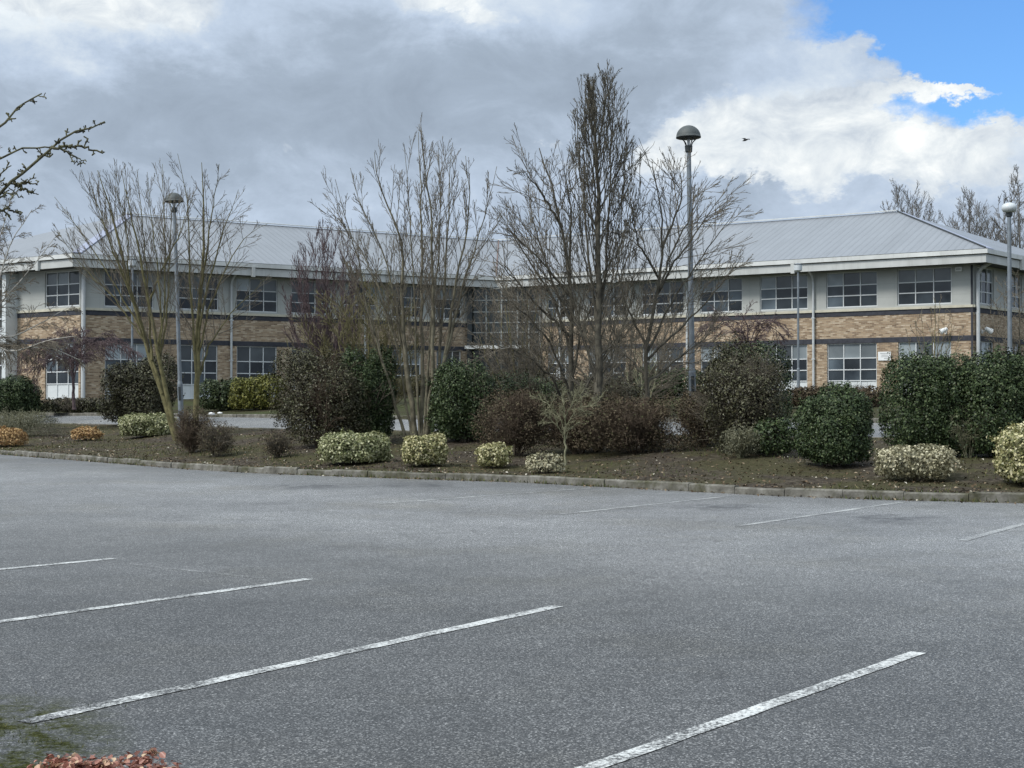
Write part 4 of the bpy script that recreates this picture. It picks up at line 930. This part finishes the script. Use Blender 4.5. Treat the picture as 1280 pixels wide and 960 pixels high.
fan_tree('rounded bare tree beyond the hip of the right-hand roof', at(1136, 118), 19, 78, 226, 160, .13, M['bk_far'], M['bk_far'],
  [dict(k=18, ang=.5, len=.30, lref=12, t0=.3, wig=.05, up=.04, n=6, fall=.6, rmin=.014, rmax=.026), dict(k=10, ang=.5, len=.45, t0=.12, wig=.06, up=.04, n=4, fall=.6, rmin=.010), dict(k=3, ang=.5, len=.5, t0=.15, wig=.06, up=.03, n=3, rmin=.009)], spread=3, group=FT)
fan_tree('lower bare tree beyond the sloping end of the roof', at(1212, 112), 20, 80, 246, 165, .11, M['bk_far'], M['bk_far'],
  [dict(k=18, ang=.5, len=.30, lref=11, t0=.3, wig=.05, up=.04, n=6, fall=.6, rmin=.014, rmax=.026), dict(k=10, ang=.5, len=.45, t0=.12, wig=.06, up=.04, n=4, fall=.6, rmin=.010), dict(k=3, ang=.5, len=.5, t0=.15, wig=.06, up=.03, n=3, rmin=.009)], spread=3, group=FT)
fan_tree('biggest dark bare tree behind the cloudy pale lamp', at(1283, 104), 22, 110, 200, 170, .14, M['bk_far'], M['bk_far'],
  [dict(k=18, ang=.55, len=.26, lref=13, t0=.25, wig=.06, up=.03, n=6, fall=.75, rmin=.018, rmax=.035), dict(k=9, ang=.55, len=.45, t0=.1, wig=.08, up=.03, n=4, fall=.65, rmin=.012), dict(k=3, ang=.5, len=.5, t0=.15, wig=.07, up=.02, n=3, rmin=.010)], spread=3, group=FT)
# weeping purple trees and the birch
def weeper(label, base, trunk, tips, droop, r, seed, tm, cm, k1=26, k2=12, fine=.009, name='weeping_tree'):
    return bare_tree(label, base, [pixline([*trunk, *t], base, rs(seed + i), 1.4) for i, t in enumerate(tips)], [r] + [r * .55] * (len(tips) - 1), tm, cm, seed + 50,
      [dict(k=k1, ang=.65, len=.2, lref=6, t0=.38, wig=.07, up=-.01 - droop, n=6, rmin=fine, rmax=.014), dict(k=k2, ang=.6, len=.55, t0=.1, wig=.07, up=-.04 - droop, n=6, rmin=fine * .8), dict(k=5, ang=.5, len=.6, t0=.1, wig=.08, up=-.05 - droop, n=4, rmin=fine * .7)], name=name, rtip=.15)
wb = at(93, 60)
weeper('small weeping tree with purple twig haze before the white door panels', wb, [(93, 512), (91, 470)], [[(92, 440), (94, 420), (100, 414)], [(75, 435), (50, 428), (28, 445)], [(110, 430), (140, 425), (170, 440)], [(85, 430), (65, 420), (45, 432)], [(105, 425), (125, 420), (150, 430)], [(92, 440), (75, 445), (40, 465)]], .10, .07, 200, M['bk_purple'], M['bk_purple'], 20, 10, .008)
wb = at(935, 57)
weeper('small weeping tree with purple twig haze behind the mottled evergreen', wb, [(935, 510), (936, 440)], [[(935, 415), (932, 400), (928, 392)], [(915, 408), (895, 400), (875, 415)], [(950, 410), (965, 405), (980, 420)], [(925, 402), (905, 395), (885, 402)], [(945, 402), (958, 398), (972, 404)]], .07, .07, 300, M['bk_purple'], M['bk_purple'], 15, 8, .008)
bb = at(-30, 50)
weeper('pale birch with whitish drooping branches reaching in at the picture edge', bb, [(-30, 540), (-28, 420)], [[(-25, 330), (-20, 260), (-15, 180)], [(10, 425), (50, 405), (85, 385)], [(15, 445), (55, 424), (95, 420)], [(-10, 370), (15, 300), (40, 262)], [(-15, 340), (5, 285), (15, 240)], [(0, 380), (40, 335), (66, 300)], [(20, 440), (60, 430), (100, 450)]], .03, .10, 400, M['bk_pale'], M['bk_twig'], 16, 8, .0075, name='birch_tree')

# near tree whose spurred branches reach in from the side
nb = np.array([-3.6, 5.2, 0.0]); nrng = rs(500); root = empty('spurred_tree', nb, 'mossy near tree whose short-spurred branches reach in at the upper picture edge', 'tree')
def nl(pts, dd, r0, r1): 
    P = smooth_line([pix(px, py, 5.6 + dd * i) for i, (px, py) in enumerate(pts)], 22, nrng, .004)
    return P, np.linspace(r0, r1, 23)
trunkP = smooth_line([(-3.6, 5.2, -.1), (-3.5, 5.25, .7), (-3.35, 5.3, 1.4), (-3.1, 5.4, 1.9), (-2.9, 5.5, 2.5)], 22, nrng, .01)
BRS = [nl([(-240, 430), (-80, 300), (0, 242), (22, 220), (48, 195), (72, 182), (85, 170), (100, 157), (118, 150), (131, 152)], .02, .0125, .0028),
       nl([(-160, 300), (-60, 230), (0, 157), (10, 146), (22, 132), (38, 122), (52, 117)], .03, .010, .0026),
       nl([(-120, 260), (-40, 215), (0, 198), (20, 186), (40, 183), (66, 185)], .02, .006, .0028),
       nl([(66, 186), (80, 182), (100, 183), (115, 187), (130, 190)], .01, .006, .003),
       nl([(74, 185), (90, 194), (107, 205)], .01, .0045, .002), nl([(18, 226), (34, 238), (48, 243)], .01, .006, .002), nl([(-40, 262), (-5, 262), (12, 262), (28, 266)], .01, .009, .003),
       nl([(-40, 255), (0, 248), (14, 240), (26, 246)], .01, .006, .002), nl([(20, 230), (34, 229), (47, 231)], .01, .004, .002), nl([(-30, 290), (-4, 222), (6, 212), (14, 207)], .01, .006, .002)]
V, Fc = tubes([(trunkP[None], np.linspace(.09, .05, 23)[None])], 12); mesh_obj('trunk', V, Fc, M['bk_olive'], root, smooth=True, origin=nb)
link = [(np.stack([smooth_line([trunkP[12 + 2 * i], trunkP[12 + 2 * i] * .45 + b[0][0] * .55 + (0, 0, .1), b[0][0]], 22, nrng, .006)]), np.linspace(.03, b[1][0], 23)[None]) for i, b in enumerate(BRS[:3])]
for (P, R), nm in [(b, 'branch') for b in BRS]:
    bat = [(P[None], (R * (1 + .15 * nrng.rand(23)))[None])]
    k = max(5, int(np.linalg.norm(np.diff(P, axis=0), axis=1).sum() / .034))
    S, D, Ln, rr = spawn(nrng, P[None], R[None], k, .1, 1, 1.15, .03, .7, lref=1.0, fall=0)
    Q, RQ = shoots(nrng, S, D, Ln * (.4 + 1.1 * nrng.rand(k)), np.clip(rr, .002, .0034), 4, .3, .05, .9, .0016); RQ[:, -2:] *= 1.35; bat.append((Q, RQ))
    S, D, Ln, rr = spawn(nrng, Q, RQ, 3, .4, 1, 1.0, .014, .8, lref=1.0, fall=0)
    Q, RQ = shoots(nrng, S, D, Ln, np.clip(rr, .0014, .0028), 3, .3, .0, 1.0, .0014); bat.append((Q, RQ))
    V, Fc = tubes(bat, 6); mesh_obj(nm, V, Fc, M['bk_spur'], root, origin=nb)
V, Fc = tubes(link, 8); mesh_obj('limb', V, Fc, M['bk_olive'], root, smooth=True, origin=nb)

# copper-leaved plant close to the camera
cp = np.array([-1.27, 4.72, 0.015]); rg = rs(600); root = empty('copper_plant', cp, 'low copper-red leafy shrub at the near corner of the car park', 'shrub')
P, Nm = lump_points(rg, [(-.06, 0, .12, .22, .22, .13), (.12, .02, .125, .17, .16, .125), (-.19, .03, .11, .13, .13, .10)], 4200, .6, .22, .35, .3)
V, Fc, r = folded_leaves(rg, P, Nm, .024, .8); mesh_obj('foliage', V, Fc, M['lf_copper'], root, rnd=r)
k = 60; a = rg.rand(k) * 6.28; tg = np.stack([np.cos(a) * .26 * rg.rand(k), np.sin(a) * .2 * rg.rand(k), np.full(k, .22)], 1)
P, R = shoots(rg, np.zeros((k, 3)), tg, np.linalg.norm(tg, axis=1) * .8, np.full(k, .004), 5, .15, .05, .5, .0015)
P2 = spawn(rg, P, R, 4, .4, 1, .6, .2); Q = shoots(rg, *P2[:3], P2[3], 4, .15, .05, .5, .0012)
V, Fc = tubes([(P, R), Q], 5); mesh_obj('stems', V, Fc, M['bk_brown'], root)

# ------------------------------------------------------------------ litter and grass
rg = rs(700); n = 17000
xs = rg.uniform(-34, 18, n); ss = np.where(rg.rand(n) < .10, rg.uniform(-.35, .25, n), .15 + 11.5 * rg.rand(n) ** 1.5); ys = yk(xs) + ss
ok = (ys > 14); xs, ys = xs[ok], ys[ok]
ss = ss[ok]; Z = np.where((ss > -.01) & (ss < .14), .135, np.array([tz(x, y) for x, y in zip(xs, ys)])) + .012
Nm = unit(rg.normal(0, .35, (len(xs), 3)) + np.array([0, 0, 1])); V, Fc, r = leaf_mesh(rg, np.stack([xs, ys, Z], 1), Nm, .055, .55)
tag(mesh_obj('leaf_litter', V, Fc, M['lf_litter'], rnd=r), 'pale dead leaves strewn over the planting bed', 'leaf litter', kind='stuff')
n = 24000; xs = rg.uniform(-34, 18, n); ss = np.where(rg.rand(n) < .3, np.where(rg.rand(n) < .5, .13 + .15 * rg.rand(n), -.07 + .07 * rg.rand(n)), .2 + 11 * rg.rand(n)); ys = yk(xs) + ss
pn = np.sin(xs * .7 + 1.1) * np.sin(ys * .55 + .4) + .6 * np.sin(xs * 1.9 + ys * 1.3); ok = (pn + .3 * rg.rand(n) > .35) & (ys > 14); xs, ys = xs[ok], ys[ok]
nc = 2200; cx = -2.62 + rg.normal(0, .38, nc); cy = 5.75 + rg.normal(0, .55, nc); okc = (cy > 4.6) & (np.sin(cx * 9 + 2 * np.sin(cy * 5)) + np.sin(cy * 7.3 + cx * 3) + rg.rand(nc) > .35)
nb0 = len(xs); xs = np.r_[xs, cx[okc]]; ys = np.r_[ys, cy[okc]]
Z = np.array([tz(x, y) for x, y in zip(xs, ys)]); n = len(xs)
h = .03 + .07 * rg.rand(n) ** 2; a = rg.rand(n) * 6.28; near = np.arange(n) >= nb0; h = np.where(near, .008 + .014 * rg.rand(n), h); w = np.where(near, .004, .012); lean = np.where(near, .012, .03)
b0 = np.stack([xs, ys, Z - .01], 1); tip = b0 + np.stack([rg.normal(0, 1, n) * lean, rg.normal(0, 1, n) * lean, h + .01], 1); sd = np.stack([np.cos(a) * w, np.sin(a) * w, 0 * a], 1)
V = np.stack([b0 - sd, b0 + sd, tip], 1).reshape(-1, 3)
tag(mesh_obj('grass', V, np.arange(n * 3).reshape(n, 3), M['lf_grass'], rnd=rg.rand(n)), 'sparse mossy grass on the planting bed and in the near corner of the tarmac', 'grass', kind='stuff')

# ------------------------------------------------------------------ sky, sun, camera
world = bpy.data.worlds.new('World'); scene.world = world; world.use_nodes = True
nt = world.node_tree; bg = nt.nodes['Background']
SUN = np.array([-.62, -.38, .78]); SUN = SUN / np.linalg.norm(SUN)
sky = nt.nodes.new('ShaderNodeTexSky'); sky.sky_type = 'NISHITA'; sky.sun_disc = False
sky.sun_elevation = math.asin(SUN[2]); sky.sun_rotation = math.atan2(SUN[0], SUN[1])
dirn = coords(nt, 'Generated'); sx = nt.nodes.new('ShaderNodeSeparateXYZ'); L(nt, dirn, sx.inputs[0])
az = math_(nt, 'ARCTAN2', sx.outputs[0], sx.outputs[1]); el = math_(nt, 'ARCSINE', sx.outputs[2])
cv = nt.nodes.new('ShaderNodeCombineXYZ'); L(nt, az, cv.inputs[0]); L(nt, math_(nt, 'MULTIPLY', el, 1.5), cv.inputs[1])
def wn(scale, detail, rough, off, dist=0.0):
    mp = nt.nodes.new('ShaderNodeMapping'); L(nt, cv.outputs[0], mp.inputs[0]); mp.inputs['Location'].default_value = off
    return noise(nt, scale, detail, rough, mp.outputs[0], dist)
wx = math_(nt, 'MULTIPLY', math_(nt, 'SUBTRACT', wn(9, 7, .66, (3, 1, 0)), .5), .13)
wy = math_(nt, 'MULTIPLY', math_(nt, 'SUBTRACT', wn(9, 7, .66, (7, 5, 2)), .5), .10)
AZ = math_(nt, 'ADD', az, wx); EL = math_(nt, 'ADD', el, wy)
def blob(px, py, rx, ry, amp, sharp=1.0):
    a0, e0 = math.atan((px - 640) / F), math.atan((506 - py) / F)
    dx = math_(nt, 'MULTIPLY', math_(nt, 'SUBTRACT', AZ, a0), F / rx); dy = math_(nt, 'MULTIPLY', math_(nt, 'SUBTRACT', EL, e0), F / ry)
    d = math_(nt, 'ADD', math_(nt, 'MULTIPLY', dx, dx), math_(nt, 'MULTIPLY', dy, dy))
    return math_(nt, 'MULTIPLY', math_(nt, 'EXPONENT', math_(nt, 'MULTIPLY', d, -sharp)), amp)
def total(bl):
    t = bl[0]
    for b_ in bl[1:]: t = math_(nt, 'ADD', t, b_)
    return t
# brightness of the cloud deck, cloud bank by cloud bank
bright = total([blob(130, 20, 190, 60, .42), blob(20, 90, 100, 60, .12), blob(560, -5, 130, 35, .30), blob(420, 130, 420, 75, -.13), blob(800, 110, 160, 80, -.10), blob(150, 190, 200, 60, -.08),
                blob(990, 150, 110, 75, .40), blob(1080, 200, 130, 60, .18), blob(850, 190, 70, 45, .30), blob(720, 200, 90, 50, .10), blob(380, 250, 160, 50, .06), blob(1180, 150, 60, 16, .28),
                blob(1220, 215, 110, 40, .22), blob(860, 30, 200, 50, .06), blob(1050, 70, 70, 35, .04), blob(470, 225, 90, 40, .07), blob(930, 240, 60, 30, -.10), blob(1010, 235, 90, 22, -.08), blob(1130, 165, 40, 20, -.14)])
tex = math_(nt, 'ADD', math_(nt, 'MULTIPLY', math_(nt, 'SUBTRACT', wn(15, 8, .64, (1, 8, 3), .4), .5), .62), math_(nt, 'MULTIPLY', math_(nt, 'SUBTRACT', wn(4, 4, .5, (4, 2, 9)), .5), .22))
B_ = math_(nt, 'ADD', math_(nt, 'ADD', bright, tex), .43)
cloud = ramp(nt, B_, [(.10, (.215, .262, .325)), (.36, (.285, .345, .425)), (.54, (.39, .465, .57)), (.76, (.57, .625, .67)), (1.0, (.73, .765, .78))])
# crisp white heads of cumulus standing in front of the grey deck
heads = total([blob(985, 150, 110, 62, .62), blob(1090, 185, 140, 55, .50), blob(870, 175, 75, 38, .50), blob(1215, 215, 120, 34, .45), blob(120, 22, 180, 44, .60), blob(560, 0, 120, 26, .55), blob(1195, 150, 70, 14, .55), blob(700, 185, 80, 30, .30), blob(400, 205, 140, 34, .22), blob(255, 262, 170, 30, .20), blob(400, 120, 380, 48, -.25)])
hn = math_(nt, 'ADD', math_(nt, 'MULTIPLY', math_(nt, 'SUBTRACT', wn(11, 9, .60, (5, 5, 1), .6), .5), 1.40), heads)
hf = ramp(nt, hn, [(.28, (0, 0, 0)), (.40, (.8, .8, .8)), (.6, (1, 1, 1))])
hc = ramp(nt, math_(nt, 'ADD', math_(nt, 'MULTIPLY', wn(24, 9, .62, (9, 3, 4), .5), 1.25), math_(nt, 'MULTIPLY', hn, .24)), [(.44, (.33, .38, .45)), (.62, (.46, .51, .565)), (.82, (.60, .64, .665)), (1.08, (.74, .76, .755))])
cloud = mix(nt, hf, cloud, hc)
# the gap of clear blue
gap = total([blob(1205, 45, 170, 85, 1.35), blob(1265, 125, 165, 66, 1.35), blob(1110, 15, 95, 40, .7), blob(1045, 80, 70, 30, -.8), blob(1080, 140, 75, 34, -1.0), blob(1150, 135, 60, 20, -.75), blob(1215, 147, 60, 11, -1.5), blob(1010, 130, 90, 60, -.6), blob(1200, 226, 190, 28, -1.3), blob(1130, 95, 50, 16, -.45)])
gapf = ramp(nt, math_(nt, 'ADD', gap, math_(nt, 'MULTIPLY', math_(nt, 'SUBTRACT', wn(16, 6, .6, (2, 2, 7)), .5), .55)), [(.24, (0, 0, 0)), (.74, (1, 1, 1))])
blue = mix(nt, 1.0, sky.outputs[0], (.060, .095, .135), 'MULTIPLY')
col = mix(nt, gapf, cloud, blue)
# the deck is brighter overhead and behind the viewer, where the sun stands behind it
up = ramp(nt, el, [(.30, (1, 1, 1)), (.75, (1.75, 1.68, 1.54))])
dt = nt.nodes.new('ShaderNodeVectorMath'); dt.operation = 'DOT_PRODUCT'; L(nt, dirn, dt.inputs[0]); dt.inputs[1].default_value = tuple(SUN)
glow = ramp(nt, dt.outputs['Value'], [(.45, (1, 1, 1)), (1.0, (1.9, 1.83, 1.7))])
col = mix(nt, 1.0, mix(nt, 1.0, col, up, 'MULTIPLY'), glow, 'MULTIPLY')
col = mix(nt, 1.0, col, ramp(nt, el, [(.20, (.94, .94, .94)), (.45, (1, 1, 1))]), 'MULTIPLY')
L(nt, col, bg.inputs[0]); bg.inputs[1].default_value = 1.0
sd = bpy.data.lights.new('sun', 'SUN'); sd.energy = 1.9; sd.angle = math.radians(14); sd.color = (1, .965, .91)
so = bpy.data.objects.new('sun', sd); C.objects.link(so); so.rotation_euler = Vector(tuple(SUN)).to_track_quat('Z', 'Y').to_euler()
cam = bpy.data.cameras.new('camera'); co = bpy.data.objects.new('camera', cam); C.objects.link(co)
co.location = (0, 0, EYE); co.rotation_euler = (math.pi / 2 + PITCH, 0, 0)
cam.sensor_width = 36; cam.lens = F / 1280 * 36; cam.clip_end = 6000; cam.clip_start = .05
scene.camera = co
scene.render.engine = 'CYCLES'
scene.view_settings.view_transform = 'Standard'; scene.view_settings.look = 'None'; scene.view_settings.exposure = .54; scene.view_settings.gamma = 1
scene.cycles.use_denoising = True; scene.cycles.max_bounces = 6
scene.render.resolution_x, scene.render.resolution_y = 1024, 768
